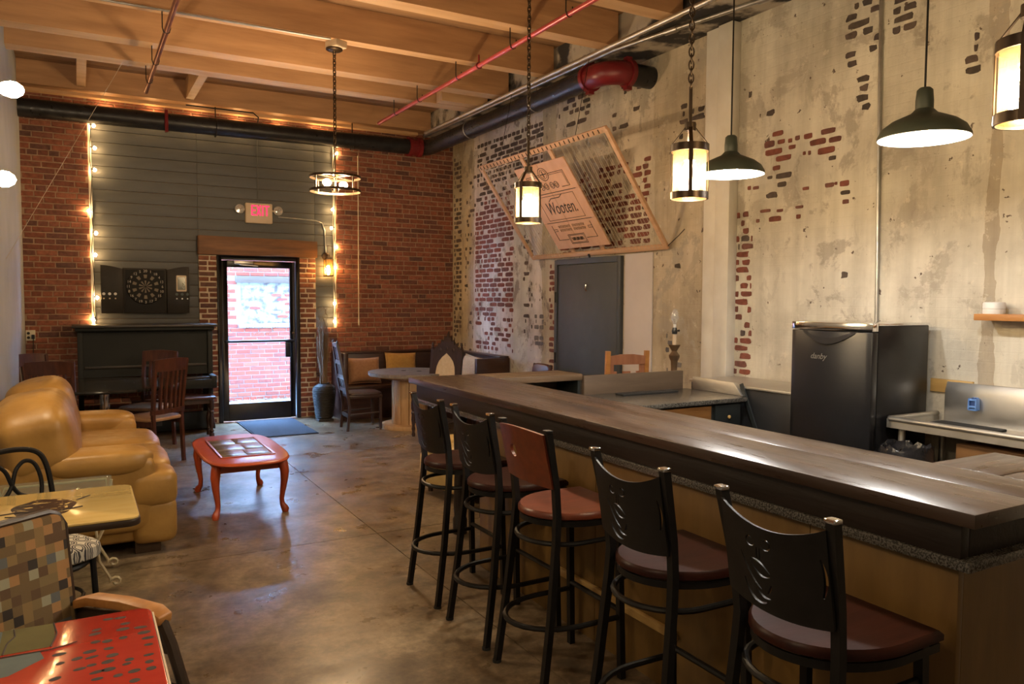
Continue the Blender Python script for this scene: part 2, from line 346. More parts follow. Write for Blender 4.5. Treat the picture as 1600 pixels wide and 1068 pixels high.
def floor_mat():
    m, nt, b = _mat('stained_concrete')
    v = coords(nt)
    n1 = noise(nt, v, .9, 8, .62, .6); r1 = ramp(nt, [(.30, (.06,.043,.028)), (.46, (.15,.112,.075)), (.68, (.29,.23,.155))]); nt.links.new(n1.outputs[0], r1.inputs[0])
    n2 = noise(nt, v, 6, 8, .7); r2 = ramp(nt, [(.36, (.5,.46,.40)), (.6, (1.15,1.12,1.08))]); nt.links.new(n2.outputs[0], r2.inputs[0])
    n7 = noise(nt, v, 28, 6, .7); r7 = ramp(nt, [(.38, (.66,.62,.56)), (.6, (1.12,1.1,1.06))]); nt.links.new(n7.outputs[0], r7.inputs[0])
    c = mixc(nt, 1.0, r1.outputs[0], r2.outputs[0], 'MULTIPLY'); c = mixc(nt, .75, c, r7.outputs[0], 'MULTIPLY')
    n4 = noise(nt, v, 1.7, 6, .6); r4 = ramp(nt, [(.60, (0,0,0)), (.66, (1,1,1))]); nt.links.new(n4.outputs[0], r4.inputs[0])
    c = mixc(nt, r4.outputs[0], c, (.10,.075,.05)); nt.links.new(c, b.inputs['Base Color'])
    q = nt.nodes.new('ShaderNodeMapRange'); q.inputs[1].default_value = .3; q.inputs[2].default_value = .7; q.inputs[3].default_value = .22; q.inputs[4].default_value = .5
    nt.links.new(noise(nt, v, 3.1, 6, .6).outputs[0], q.inputs[0]); nt.links.new(q.outputs[0], b.inputs['Roughness'])
    bumpn(nt, b, n2.outputs[0], .12, .01); return m
MT['floor'] = floor_mat()
MT['seat_wood'].node_tree.nodes['Principled BSDF'].inputs['Specular IOR Level'].default_value = .15

def plaster_mat():
    m, nt, b = _mat('worn_cream_plaster'); b.inputs['Roughness'].default_value = .8
    t = nt.nodes.new('ShaderNodeTexCoord'); v = t.outputs['Object']
    sp = nt.nodes.new('ShaderNodeSeparateXYZ'); nt.links.new(v, sp.inputs[0])
    # bands of older paint along the wall (metres along the wall mapped to 0..1)
    mr = nt.nodes.new('ShaderNodeMapRange'); mr.inputs[1].default_value = 0; mr.inputs[2].default_value = 10.5
    nz = noise(nt, coords(nt, (1,1,.25)), 9, 4); ad = nt.nodes.new('ShaderNodeMath'); ad.operation = 'MULTIPLY_ADD'; ad.inputs[1].default_value = .16
    nt.links.new(nz.outputs[0], ad.inputs[0]); nt.links.new(sp.outputs[1], ad.inputs[2]); nt.links.new(ad.outputs[0], mr.inputs[0])
    cream = (.60,.565,.485); s = lambda y: y/10.5
    zones = [(0, cream), (s(2.72), (.42,.36,.28)), (s(2.82), cream), (s(5.15), (.50,.43,.33)), (s(5.98), (.58,.52,.43)), (s(7.72), (.46,.395,.29)), (s(8.02), (.62,.57,.53)), (s(8.35), (.56,.54,.46)), (s(8.72), (.60,.54,.50)), (s(9.86), (.47,.40,.30)), (s(10.22), (.40,.34,.25))]
    zr = ramp(nt, zones, 'CONSTANT'); nt.links.new(mr.outputs[0], zr.inputs[0])
    vo = coords(nt)
    n1 = noise(nt, vo, 1.4, 7, .6); r1 = ramp(nt, [(.3, (.70,.68,.64)), (.6, (1.12,1.12,1.1))]); nt.links.new(n1.outputs[0], r1.inputs[0])
    c = mixc(nt, 1.0, zr.outputs[0], r1.outputs[0], 'MULTIPLY')
    # grey scuffed patches
    n2 = noise(nt, vo, 2.6, 8, .68, .3); r2 = ramp(nt, [(.555, (0,0,0)), (.60, (.8,.8,.8))]); nt.links.new(n2.outputs[0], r2.inputs[0])
    c = mixc(nt, r2.outputs[0], c, (.40,.355,.29))
    # paler flaked spots
    n5 = noise(nt, vo, 9, 8, .7); r5 = ramp(nt, [(.60, (0,0,0)), (.64, (.55,.55,.55))]); nt.links.new(n5.outputs[0], r5.inputs[0])
    c = mixc(nt, r5.outputs[0], c, (.70,.64,.52))
    # soft vertical streaks and, on the older far stretch, dark scuffs
    ns = noise(nt, coords(nt, (1, 7, .5)), 1.0, 5, .6); rs = ramp(nt, [(.35, (.80,.79,.77)), (.62, (1.05,1.05,1.05))]); nt.links.new(ns.outputs[0], rs.inputs[0])
    c = mixc(nt, .8, c, rs.outputs[0], 'MULTIPLY')
    n6 = noise(nt, coords(nt, (1, 1, .55)), 5.5, 7, .7, .4); r6 = ramp(nt, [(.565, (0,0,0)), (.60, (1,1,1))]); nt.links.new(n6.outputs[0], r6.inputs[0])
    m6 = nt.nodes.new('ShaderNodeMapRange'); m6.inputs[1].default_value = 4.9; m6.inputs[2].default_value = 7.5; m6.inputs[3].default_value = .18; m6.inputs[4].default_value = .75; nt.links.new(sp.outputs[1], m6.inputs[0])
    k6 = nt.nodes.new('ShaderNodeMath'); k6.operation = 'MULTIPLY'; nt.links.new(r6.outputs[0], k6.inputs[0]); nt.links.new(m6.outputs[0], k6.inputs[1])
    c = mixc(nt, k6.outputs[0], c, (.20,.165,.13))
    # tiny chips down to the brick
    n3 = noise(nt, vo, 15, 5, .6); r3 = ramp(nt, [(.672, (0,0,0)), (.69, (1,1,1))]); nt.links.new(n3.outputs[0], r3.inputs[0])
    c = mixc(nt, r3.outputs[0], c, (.12,.085,.065)); nt.links.new(c, b.inputs['Base Color'])
    # faint brick courses under the paint
    cb = nt.nodes.new('ShaderNodeCombineXYZ'); nt.links.new(sp.outputs[1], cb.inputs[0]); nt.links.new(sp.outputs[2], cb.inputs[1])
    bt = nt.nodes.new('ShaderNodeTexBrick'); nt.links.new(cb.outputs[0], bt.inputs['Vector']); bt.inputs['Scale'].default_value = 1.0
    bt.inputs['Brick Width'].default_value = .21; bt.inputs['Row Height'].default_value = .066; bt.inputs['Mortar Size'].default_value = .006; bt.inputs['Mortar Smooth'].default_value = .6
    hh = nt.nodes.new('ShaderNodeMath'); hh.operation = 'MULTIPLY_ADD'; hh.inputs[1].default_value = -.14
    nt.links.new(bt.outputs['Fac'], hh.inputs[0]); nt.links.new(noise(nt, vo, 14, 6, .65).outputs[0], hh.inputs[2])
    bumpn(nt, b, hh.outputs[0], .45, .012); return m
MT['plaster'] = plaster_mat()
MT['soot'] = M('sooty_wall_head', (.42,.37,.30), (.03,.026,.024), .9, 0, 2.4, 8, lo=.47, hi=.56, bump=.4)

def mosaic_mat():
    m, nt, b = _mat('mosaic_check_fabric'); b.inputs['Roughness'].default_value = .85
    v = coords(nt, (1/.031, 1/.031, 1/.031), kind='Object')
    fl = nt.nodes.new('ShaderNodeVectorMath'); fl.operation = 'FLOOR'; nt.links.new(v, fl.inputs[0])
    sp = nt.nodes.new('ShaderNodeSeparateXYZ'); nt.links.new(fl.outputs[0], sp.inputs[0])
    cb = nt.nodes.new('ShaderNodeCombineXYZ'); nt.links.new(sp.outputs[1], cb.inputs[0]); nt.links.new(sp.outputs[2], cb.inputs[1])
    wn = nt.nodes.new('ShaderNodeTexWhiteNoise'); wn.noise_dimensions = '2D'; nt.links.new(cb.outputs[0], wn.inputs['Vector'])
    r = ramp(nt, [(0, (.13,.085,.035)), (.2, (.30,.16,.06)), (.36, (.09,.05,.022)), (.52, (.20,.13,.05)), (.64, (.025,.018,.014)), (.72, (.09,.10,.10)), (.80, (.26,.25,.17)), (.9, (.17,.12,.05))], 'CONSTANT')
    nt.links.new(wn.outputs['Value'], r.inputs[0]); nt.links.new(r.outputs[0], b.inputs['Base Color'])
    bumpn(nt, b, noise(nt, coords(nt), 250, 2).outputs[0], .2, .003); return m
MT['mosaic'] = mosaic_mat()
def ring_mat():
    m, nt, b = _mat('circle_print_fabric'); b.inputs['Roughness'].default_value = .8
    v = coords(nt, (1/.085, 1/.06, 0.0)); vo = nt.nodes.new('ShaderNodeTexVoronoi'); vo.voronoi_dimensions = '2D'
    vo.inputs['Randomness'].default_value = .35; vo.inputs['Scale'].default_value = 1.0; nt.links.new(v, vo.inputs['Vector'])
    a = (.05,.045,.045); c = (.58,.53,.42)
    r = ramp(nt, [(0, (.5,.45,.36)), (.12, c), (.2, a), (.28, c), (.33, a), (.44, c), (.50, a), (.56, c)], 'CONSTANT'); nt.links.new(vo.outputs['Distance'], r.inputs[0])
    nt.links.new(r.outputs[0], b.inputs['Base Color']); return m
MT['rings'] = ring_mat()
def paint_mat(name, c1, c2, sc, extra=None, rough=.14):
    m, nt, b = _mat(name); b.inputs['Roughness'].default_value = rough; b.inputs['Coat Weight'].default_value = .4; b.inputs['Coat Roughness'].default_value = .06
    n = noise(nt, coords(nt, (1, 5, 1)), sc, 6, .65); r = ramp(nt, [(.35, c1), (.68, c2)]); nt.links.new(n.outputs[0], r.inputs[0]); nt.links.new(r.outputs[0], b.inputs['Base Color']); return m
MT['red_table'] = paint_mat('red_lacquered_tabletop', (.50,.040,.020), (.42,.028,.015), 3)
MT['yellow_table'] = paint_mat('varnished_birch_tabletop', (.76,.57,.22), (.68,.48,.16), 4)
MT['dab'] = M('slate_paint_dab', (.045,.04,.04), (.085,.07,.065), .6, 0, 30, spec=.05)
MT['olive'] = M('olive_paint', (.12,.105,.035), (.09,.08,.028), .6, spec=.05)
MT['bluegrey'] = M('blue_grey_paint', (.12,.15,.15), (.09,.115,.115), .6, spec=.05)
def print_mat():
    m, nt, b = _mat('inked_table_print'); b.inputs['Roughness'].default_value = .2
    n = noise(nt, coords(nt, (1, 1.6, 1)), 16, 5, .6, 1.2); r = ramp(nt, [(.50, (.03,.018,.014)), (.57, (.05,.03,.02)), (.60, (.66,.48,.18))]); nt.links.new(n.outputs[0], r.inputs[0]); nt.links.new(r.outputs[0], b.inputs['Base Color']); return m
MT['print'] = print_mat()
# ============================================================ THE SETTING
XL, XR, YB, YF, ZC = -0.53, 4.9, 10.5, -2.6, 4.25

# ---- floor slabs
fl = sroot('floor')
MB().box(XL-.1, XR+.1, YF-.1, YB+.2, -.12, -.012).build('floor_base', MT['mortar'], fl)
xs = [XL-.1, 1.78, XR+.1]; ys = [YF-.1, 2.1, 5.05, 8.0, YB+.16]
for i in range(2):
    for j in range(4):
        MB().box(xs[i]+.003, xs[i+1]-.003, ys[j]+.003, ys[j+1]-.003, -.1, 0).build('floor_slab', MT['floor'], fl)

# ---- ceiling: deck, joists, blocking
ce = sroot('ceiling')
for k in range(22):
    y0 = YF + k*(YB+.2-YF)/22
    MB().box(XL-.1, XR+.1, y0+.004, y0+(YB+.2-YF)/22-.004, ZC, ZC+.05).build('deck_plank', MT['deck'], ce)
MB().box(XL-.1, XR+.1, YF-.1, YB+.2, ZC+.05, ZC+.12).build('roof_deck', MT['deck'], ce)
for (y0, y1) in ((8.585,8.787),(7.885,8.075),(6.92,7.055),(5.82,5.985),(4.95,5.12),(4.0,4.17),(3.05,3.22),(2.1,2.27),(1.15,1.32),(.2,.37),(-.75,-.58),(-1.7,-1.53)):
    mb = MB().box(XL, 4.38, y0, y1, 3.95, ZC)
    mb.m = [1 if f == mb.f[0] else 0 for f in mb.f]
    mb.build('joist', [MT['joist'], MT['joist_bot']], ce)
MB().box(XL, 4.6, 10.22, 10.46, 3.99, ZC).build('joist', MT['joist'], ce)
MB().box(XL, 4.3, 10.40, 10.5, 3.955, 3.99).build('ledger_strip', MT['joist_bot'], ce)
for x in (.05, 1.2):
    MB().box(x, x+.09, 8.787, 10.22, 4.02, ZC).build('blocking', MT['joist_bot'], ce)
MB().box(3.75, 4.35, 8.35, 8.50, 3.93, 4.06).build('blocking', MT['joist_bot'], ce)

# ---- left wall and the wall behind the camera
wl = struct(MB().box(XL-.12, XL, YF, YB+.2, 0, ZC).build('wall_left', MT['left_wall']))
wf = struct(MB().box(XL-.12, XR+.12, YF-.12, YF, 0, ZC).build('wall_front', MT['left_wall']))

# ---- bricks
BC = {}
def brick_mesh(w, h, d, mat, var):
    key = (round(w, 3), round(h, 3), round(d, 3), mat.name, var)
    if key not in BC:
        rr = random.Random(hash((key[0], key[1], var)) & 0xffff)
        j = lambda: rr.uniform(-.0025, .0025)
        c = .005
        vs = []
        for y, ins in ((0, c), (c, 0), (d, 0)):       # chamfered front edge
            for sx, sz in ((-1,-1),(1,-1),(1,1),(-1,1)):
                vs.append((sx*(w/2-ins)+j(), y, sz*(h/2-ins)+j()))
        fs = [(0,1,2,3)]
        for a, b in ((0,4),(4,8)):
            for k in range(4): fs.append((a+(k+1) % 4, a+k, b+k, b+(k+1) % 4))
        me = bpy.data.meshes.new('brick'); me.from_pydata(vs, [], fs); me.materials.append(mat); me.update()
        bm = bmesh.new(); bm.from_mesh(me); bmesh.ops.recalc_face_normals(bm, faces=bm.faces); bm.to_mesh(me); bm.free()
        BC[key] = me
    return BC[key]
def course_bricks(x0, x1, z0, z1, ch=.0677, L=.203, H=.097, mort=.0125, head_every=6):
    out = []
    k0 = math.floor(z0/ch)
    for k in range(k0, math.ceil(z1/ch)):
        za, zb = max(z0, k*ch+mort/2), min(z1, (k+1)*ch-mort/2)
        if zb-za < .02: continue
        bl = H if (k % head_every == 0) else L
        off = (0 if k % 2 else (bl+mort)/2) + (k*37 % 7)*.006
        x = math.floor((x0-off)/(bl+mort))*(bl+mort)+off
        while x < x1:
            a, b = max(x0, x), min(x1, x+bl)
            if b-a > .025: out.append((round((a+b)/2, 4), round((za+zb)/2, 4), round(b-a, 3), round(zb-za, 3)))
            x += bl+mort
    return out

def lay(parent, items, n_ind, stuff_name='brick_remainder'):
    """items: (priority, cx, yface, cz, w, h, mat); the best n_ind become objects, the rest one joined part."""
    items = sorted(items, key=lambda t: -t[0])
    for i, (p, cx, yf, cz, bw, bh, mat) in enumerate(items[:n_ind]):
        o = bpy.data.objects.new('brick', brick_mesh(bw, bh, .06, mat, i % 3)); COL.objects.link(o)
        o.parent = parent; o.location = (cx, yf+rnd.uniform(-.0015, .0025), cz)
    groups = {}
    for t in items[n_ind:]: groups.setdefault(t[6].name, []).append(t)
    for k, g in groups.items():
        mb = MB()
        for p, cx, yf, cz, bw, bh, mat in g:
            me = brick_mesh(bw, bh, .06, mat, 0); dy = rnd.uniform(-.0015, .0025)
            mb.add([(v.co.x+cx, v.co.y+yf+dy, v.co.z+cz) for v in me.vertices], [tuple(q.vertices) for q in me.polygons])
        mb.build(stuff_name, g[0][6], parent, smooth=False, kind='stuff')

wb = sroot('wall_back')
# mortar backing
core = MB()
core.box(XL, .15, YB+.009, YB+.2, 0, ZC); core.box(3.13, XR, YB+.009, YB+.2, 0, ZC)
core.box(.15, 1.36, YB+.009, YB+.2, 0, 1.30); core.box(2.85, 3.13, YB+.009, YB+.2, 0, 1.22)
core.box(.15, 3.13, YB+.009, YB+.2, 3.84, ZC)
core.box(.15, 1.36, YB+.10, YB+.2, 1.30, 3.84); core.box(1.36, 2.85, YB+.10, YB+.2, 2.17, 3.84); core.box(2.85, 3.13, YB+.10, YB+.2, 1.22, 3.84)
core.build('mortar_bed', MT['mortar'], wb, smooth=False)
jb = MB(); jb.box(1.36, 1.575, YB+.045, YB+.2, 0, 2.17); jb.box(2.625, 2.85, YB+.045, YB+.2, 0, 2.17)
jb.build('jamb_mortar', MT['mortar_light'], wb, smooth=False)
items = []
br = MT['brick']
for cx, cz, bw, bh in course_bricks(3.13, XR-.003, 0, 3.99): items.append(((3 if .86 < cz < 3.7 else 1)+bw, cx, YB, cz, bw, bh, br))
for cx, cz, bw, bh in course_bricks(XL, .15, 0, 3.99): items.append(((3.02 if 1.05 < cz < 3.65 else 1)+bw, cx, YB, cz, bw, bh, br))
for cx, cz, bw, bh in course_bricks(.15, 1.36, 0, 1.30): items.append((.5, cx, YB, cz, bw, bh, br))
for cx, cz, bw, bh in course_bricks(2.85, 3.13, 0, 1.22): items.append((3.05+bw, cx, YB, cz, bw, bh, br))
for cx, cz, bw, bh in course_bricks(.15, 3.13, 3.845, 3.99): items.append((1.0+bw, cx, YB, cz, bw, bh, br))
for x0, x1 in ((1.36,1.575),(2.625,2.85)):
    for cx, cz, bw, bh in course_bricks(x0, x1, 0, 2.17, mort=.019, L=.19):
        items.append((3.1+bw, cx, YB+.034, cz, bw, bh, MT['brick_jamb'] if cz > 1.1 else br))
lay(wb, items, 300)
# tongue-and-groove boards painted grey
z = 1.22; rows = 0
while z < 3.84:
    z1 = min(3.84, z+.141)
    for x0, x1, zmin in ((.15, 1.36, 1.30), (1.36, 2.85, 2.17), (2.85, 3.13, 1.22)):
        za = max(z, zmin)
        if z1-za > .03: MB().box(x0+.0005, x1-.0005, YB+.07, YB+.10, za+.002, z1-.003).build('board', MT['board_grey'], wb, bevel=.003)
    z += .141
MB().box(.15, .185, YB+.02, YB+.07, 1.30, 3.84).build('edge_trim', MT['white_paint'], wb, bevel=.003)
MB().box(3.10, 3.13, YB+.02, YB+.07, 1.22, 3.84).build('edge_trim', MT['white_paint'], wb, bevel=.003)
# timber lintel over the street door
tl = MB()
import itertools
poly = [(1.35,2.175),(1.9,2.17),(2.4,2.178),(2.86,2.172),(2.862,2.39),(2.5,2.40),(2.0,2.405),(1.6,2.41),(1.352,2.414)]
tl.prism(poly, lambda x, z: (x, YB-.03, z), lambda x, z: (x, YB+.1, z))
struct(tl.build('trim_1', MT['lintel'], bevel=.008))

# ---- street door
d1 = sroot('door_1', (2.10, 10.56, 0))
def B(x0,x1,y0,y1,z0,z1): return MB().box(x0,x1,y0,y1,z0,z1)
fr = B(1.575,1.625,10.5,10.62,0,2.17); fr.box(2.575,2.625,10.5,10.62,0,2.17); fr.box(1.625,2.575,10.5,10.62,2.115,2.17)
fr.build('door_frame', MT['door_black'], d1, True, bevel=.004)
lf = B(1.632,1.70,10.54,10.585,.015,2.108); lf.box(2.50,2.568,10.54,10.585,.015,2.108); lf.box(1.70,2.50,10.54,10.585,2.02,2.108); lf.box(1.70,2.50,10.54,10.585,.015,.235)
leaf = lf.build('door_leaf', MT['door_black'], d1, True, bevel=.004)
B(1.70,2.50,10.56,10.566,.235,2.02).build('glass_pane', MT['glass'], d1, True)
mb = MB().tube([(1.665,10.545,1.055),(1.665,10.50,1.055),(2.535,10.50,1.055),(2.535,10.545,1.055)], .018, 8)
mb.build('push_bar', MT['door_black'], d1, True)
B(2.43,2.50,10.525,10.54,.83,1.04).build('pull_plate', MT['door_black'], d1, True, bevel=.004)
mb = B(1.78,2.02,10.495,10.54,2.06,2.105); mb.build('door_closer', MT['conduit'], d1, True, bevel=.006)
MB().beam((1.85,10.50,2.055),(2.08,10.50,2.04),.02,.008).build('closer_arm', MT['conduit'], d1, True)
MB().cyl((2.537,10.53,1.155),(2.537,10.542,1.155),.018).build('lock_cylinder', MT['chrome'], d1, True)
mb = MB()
for row, (zz, h, n, x0, x1) in enumerate(((1.225,.075,13,1.93,2.36),(1.14,.035,10,2.03,2.27))):
    for i in range(n):
        if i in (4, 9): continue
        x = x0+(x1-x0)*i/n; mb.box(x, x+(x1-x0)/n*.62, 10.5595, 10.56, zz, zz+h*(.8+.2*((i*7) % 3)/2))
mb.build('frosted_lettering', MT['frost'], d1, True)

# ---- right wall: plaster with the exposed bricks proud of it
wr = sroot('wall_right')
MB().box(XR, XR+.15, YF, YB+.2, 0, ZC).build('plaster', MT['plaster'], wr, smooth=False)
MB().box(4.42, XR, YF, YB, 3.96, ZC).build('wall_head', MT['soot'], wr, smooth=False)
# dark soot and bare brick at the head
CH, BL = .066, .205
def blob(cy, cz, wy, hz, seed, ragged):
    rr = random.Random(seed); n = 18; pts = []
    ph = [rr.uniform(0, 6.28) for _ in range(3)]
    for i in range(n):
        a = 2*math.pi*(i+.5)/n; ca, sa = math.cos(a), math.sin(a)
        e = .42; px = math.copysign(abs(ca)**e, ca); pz = math.copysign(abs(sa)**e, sa)
        lo = .5+.25*math.sin(2*a+ph[0])+.25*math.sin(3*a+ph[1])
        k = 1-ragged*(.65*lo+.35*rr.random())
        pts.append((cy+px*wy/2*k, cz+pz*hz/2*(1-ragged*.8*(.5+.5*math.sin(3*a+ph[2]))*rr.uniform(.6, 1))))
    return pts
def exposed(region, density, mat, ragged, seed, small=.25):
    y0, y1, z0, z1 = region; rr = random.Random(seed); out = []
    for k in range(math.floor(z0/CH), math.ceil(z1/CH)):
        hd = (k % 6 == 2); bl = .098 if hd else BL
        off = 0 if k % 2 else bl/2
        y = math.floor((y0-off)/(bl+.012))*(bl+.012)+off
        while y < y1:
            a, b = max(y0, y), min(y1, y+bl)
            if b-a > .03 and rr.random() < density:
                c, wv = (a+b)/2, (b-a)
                if rr.random() < small: 
                    s = rr.uniform(.25, .7); c += rr.uniform(-.5, .5)*(1-s)*wv; wv *= s
                out.append((c, (k+.5)*CH+rr.uniform(-.003, .003), wv, .057*rr.uniform(.82, 1), mat, ragged))
            y += bl+.012
    return out
RED, DRK, GRY = MT['brick_wall_red'], MT['brick_wall_dark'], MT['brick_wall_grey']
ex = []
ex += exposed((10.2,10.46,.74,3.7), .82, DRK, .3, 1, .4)
ex += exposed((9.82,10.1,.8,3.3), .34, DRK, .5, 2, .95)
ex += exposed((8.66,9.76,1.5,2.8), .93, RED, .12, 3, .16)
ex += exposed((8.66,9.76,.95,1.5), .7, RED, .25, 4, .5)
ex += exposed((8.75,9.5,2.75,3.0), .7, RED, .25, 5, .4)
ex += exposed((8.85,9.95,2.85,3.35), .72, DRK, .32, 6, .4)
ex += exposed((7.95,9.7,3.22,3.70), .92, DRK, .16, 7, .2)
ex += exposed((7.95,8.9,2.98,3.25), .62, DRK, .3, 8, .4)
ex += exposed((8.18,8.42,1.2,2.4), .45, DRK, .4, 9, .6)
ex += exposed((7.92,8.14,1.06,1.45), .95, GRY, .15, 10, .1)
ex += exposed((7.62,7.80,.77,2.08), .85, RED, .25, 11, .3)
ex += exposed((5.95,7.6,2.1,2.45), .88, RED, .2, 12, .2)
ex += exposed((5.95,7.2,2.45,2.98), .72, RED, .28, 13, .4)
ex += exposed((5.95,6.9,2.3,2.9), .25, DRK, .28, 14, .4)
ex += exposed((6.98,7.64,3.62,3.9), .6, DRK, .35, 15, .4)
ex += exposed((5.18,5.57,2.66,3.35), .42, DRK, .4, 16, .5)
ex += exposed((4.62,4.82,.92,2.37), .85, RED, .32, 17, .45)
ex += exposed((4.66,4.82,1.0,2.3), .3, DRK, .3, 18, .3)
ex += exposed((3.5,3.8,3.28,3.9), .5, DRK, .4, 19, .4)
ex += exposed((3.24,3.42,3.4,3.9), .7, DRK, .3, 20, .3)
ex += exposed((2.8,2.92,3.1,3.28), .8, DRK, .4, 21, .3)
ex += exposed((3.56,3.7,2.95,3.2), .5, DRK, .5, 22, .8)
ex += exposed((5.4,5.7,.9,1.3), .5, GRY, .4, 23, .6)
ex += exposed((5.85,6.6,3.4,3.8), .3, DRK, .5, 24, .7)
ex += exposed((2.2,5.6,1.55,3.8), .018, DRK, .5, 25, 1.0)
ex += exposed((5.95,8.0,.3,.75), .3, GRY, .4, 26, .6)
EXPL = [(4.395,2.957,.119,.042),(4.477,2.885,.115,.056),(4.358,2.887,.08,.037),(4.269,2.879,.043,.035),(4.199,2.888,.048,.038),(4.099,2.884,.087,.043),(3.919,2.889,.146,.043),(4.009,2.824,.163,.048),(3.856,2.817,.117,.043),(4.433,2.818,.195,.051),(4.248,2.827,.074,.035),(3.932,2.749,.172,.052),(4.13,2.759,.029,.029),(4.082,2.755,.026,.034),(3.812,2.728,.077,.06),(3.874,2.684,.07,.033),(4.331,2.755,.172,.046),(4.4,2.686,.084,.039),(4.325,2.617,.176,.046),(4.465,2.619,.054,.026),(4.341,2.549,.097,.042),(4.349,2.479,.105,.043),(4.682,2.561,.039,.035),(4.61,2.554,.069,.029),(4.108,2.488,.067,.027),(3.893,2.488,.087,.036),(3.837,2.493,.026,.024),(3.765,2.484,.088,.044),(3.755,2.417,.086,.032),(3.75,2.35,.061,.034),(4.504,2.355,.122,.028),(4.355,2.344,.07,.026),(4.164,2.353,.082,.024),(4.402,2.282,.138,.045),(4.582,2.281,.039,.031),(4.171,2.28,.045,.036)]
for i, (a, b, c, d) in enumerate(EXPL): ex.append((a, b, c*.97, d, DRK if i in (14,15,18,19,20,21,28) else RED, .14))
# skip what the grey door, its frame and the white panel cover
ex = [t for t in ex if not (5.86 < t[0] < 7.63 and t[1] < 2.12) and not (4.80 < t[0] < 5.16)]
# never two chips on the same spot
keep = []
for t in ex:
    if all(abs(t[0]-q[0]) > (t[2]+q[2])*.5 or abs(t[1]-q[1]) > (t[3]+q[3])*.45 for q in keep): keep.append(t)
ex = keep
# rank by apparent size (area over squared distance)
ex.sort(key=lambda t: -(t[2]*t[3])/(24+t[0]**2)*(1.5 if t[1] > .8 else .2))
rest = {}
for i, (cy, cz, wy, hz, mat, rg) in enumerate(ex):
    pts = [(p-cy, q-cz) for p, q in blob(cy, cz, wy, hz, i, rg)]
    mb = MB().prism(pts, lambda y, z: (0, y, z), lambda y, z: (-.004, y*.96, z*.94))
    if i < 300: mb.build('brick', mat, wr, smooth=False, loc=(XR-.0002, cy, cz))
    else:
        g = rest.setdefault(mat.name, (MB(), mat))[0]; g.add([(x+XR-.0002, y+cy, z+cz) for x, y, z in mb.v], mb.f)
for k, (g, mat) in rest.items(): g.build('brick_remainder', mat, wr, smooth=False, kind='stuff')

# white boxed post on the right wall
tw = sroot('trim_2', (4.85, 4.98, 0))
MB().box(4.83,XR,4.975,5.145,0,3.955).build('post_face', MT['white_paint'], tw, True, bevel=.004)
MB().box(4.80,XR,4.81,4.972,0,3.95).build('post_face', MT['white_paint'], tw, True, bevel=.004)
struct(MB().box(4.885,XR,5.895,6.33,0,2.09).build('trim_3', MT['lavender'], bevel=.003))

# ---- grey steel door in the right wall
d2 = sroot('door_2', (4.88, 6.95, 0))
fr = B(4.855,XR,6.365,6.415,0,2.08); fr.box(4.855,XR,7.565,7.62,0,2.08); fr.box(4.855,XR,6.415,7.565,2.02,2.08)
fr.build('door_frame', MT['door_grey'], d2, True, bevel=.004)
B(4.868,XR,6.42,7.56,.01,2.015).build('door_leaf', MT['door_grey'], d2, True, bevel=.003)
mb = MB().cyl((4.868,6.49,.99),(4.855,6.49,.99),.032); mb.cyl((4.86,6.49,.99),(4.82,6.49,.99),.013); mb.sq((4.805,6.49,.99),(.028,.032,.032),1,1,16,10)
mb.build('door_knob', MT['chrome'], d2, True)
for zz in (1.65, .95, .3): MB().cyl((4.85,7.585,zz-.06),(4.85,7.585,zz+.06),.012,n=8).build('hinge', MT['door_black'], d2, True)
MB().tube([(4.866,6.96,1.78),(4.84,6.96,1.79),(4.835,6.96,1.74),(4.85,6.96,1.72)], .008, 6).build('coat_hook', MT['chrome'], d2, True)

# ---- outside: alley wall, pavement
wo = sroot('wall_outside', (2.6, 12.6, 0))
MB().box(-1.5,7,12.612,12.9,-.2,2.6).build('mortar_bed', MT['mortar_ext'], wo, True, smooth=False)
its = []
for cx, cz, bw, bh in course_bricks(1.2, 4.0, .0, 2.6, head_every=99):
    if 2.23 < cx+bw/2 and 1.22 < cz < 1.95: continue
    vis = 1.85 < cx < 3.15 and cz < 2.2
    its.append(((3 if vis else 1)+bw, cx-2.6, 0, cz, bw, bh, MT['brick_ext']))
lay(wo, its, 230)
MB().box(2.235,4.2,12.606,12.63,1.22,1.86).build('bricked_up_window', MT['whitewash'], wo, True)
rr = random.Random(5)
for k in range(9):
    x = 2.25+(.1 if k % 2 else 0)
    while x < 3.5:
        if rr.random() < (.85 if x > 2.5 else .45):
            pts = blob(0, 0, .19, .05, int(x*1000)+k, .3)
            MB().prism(pts, lambda a, b: (a, 0, b), lambda a, b: (a*.95, -.006, b*.9)).build('brick', MT['brick_ext'] if rr.random() < .65 else GRY, wo, smooth=False, loc=(x+.1-2.6, .007, 1.26+k*.068))
        x += .212
MB().box(2.15,4.2,12.55,12.66,1.86,1.965).build('timber_lintel', MT['oldlintel_ext'], wo, True, bevel=.005)
MB().box(2.2,4.2,12.57,12.66,1.16,1.22).build('window_sill', MT['mortar_ext'], wo, True, bevel=.005)
struct(MB().box(-1.5,7,10.7,12.612,-.1,0.0).build('pavement', MT['pavement']))
mb = MB(); rr = random.Random(9)
for i in range(420):
    x, y = rr.uniform(1.2,4), 12.58-abs(rr.gauss(0,.12)); a = rr.uniform(0,6.3); s = rr.uniform(.015,.04)
    c, q = math.cos(a)*s, math.sin(a)*s; zz = .004+rr.uniform(0,.02)
    mb.add([(x+c,y+q,zz),(x-q*.5,y+c*.5,zz+.01),(x-c,y-q,zz),(x+q*.5,y-c*.5,zz+.006)], [(0,1,2,3)])
o = mb.build('leaf_litter', MT['litter'], smooth=False, kind='stuff'); tag(o, 'dry leaf litter along the foot of the alley wall outside', 'leaves')
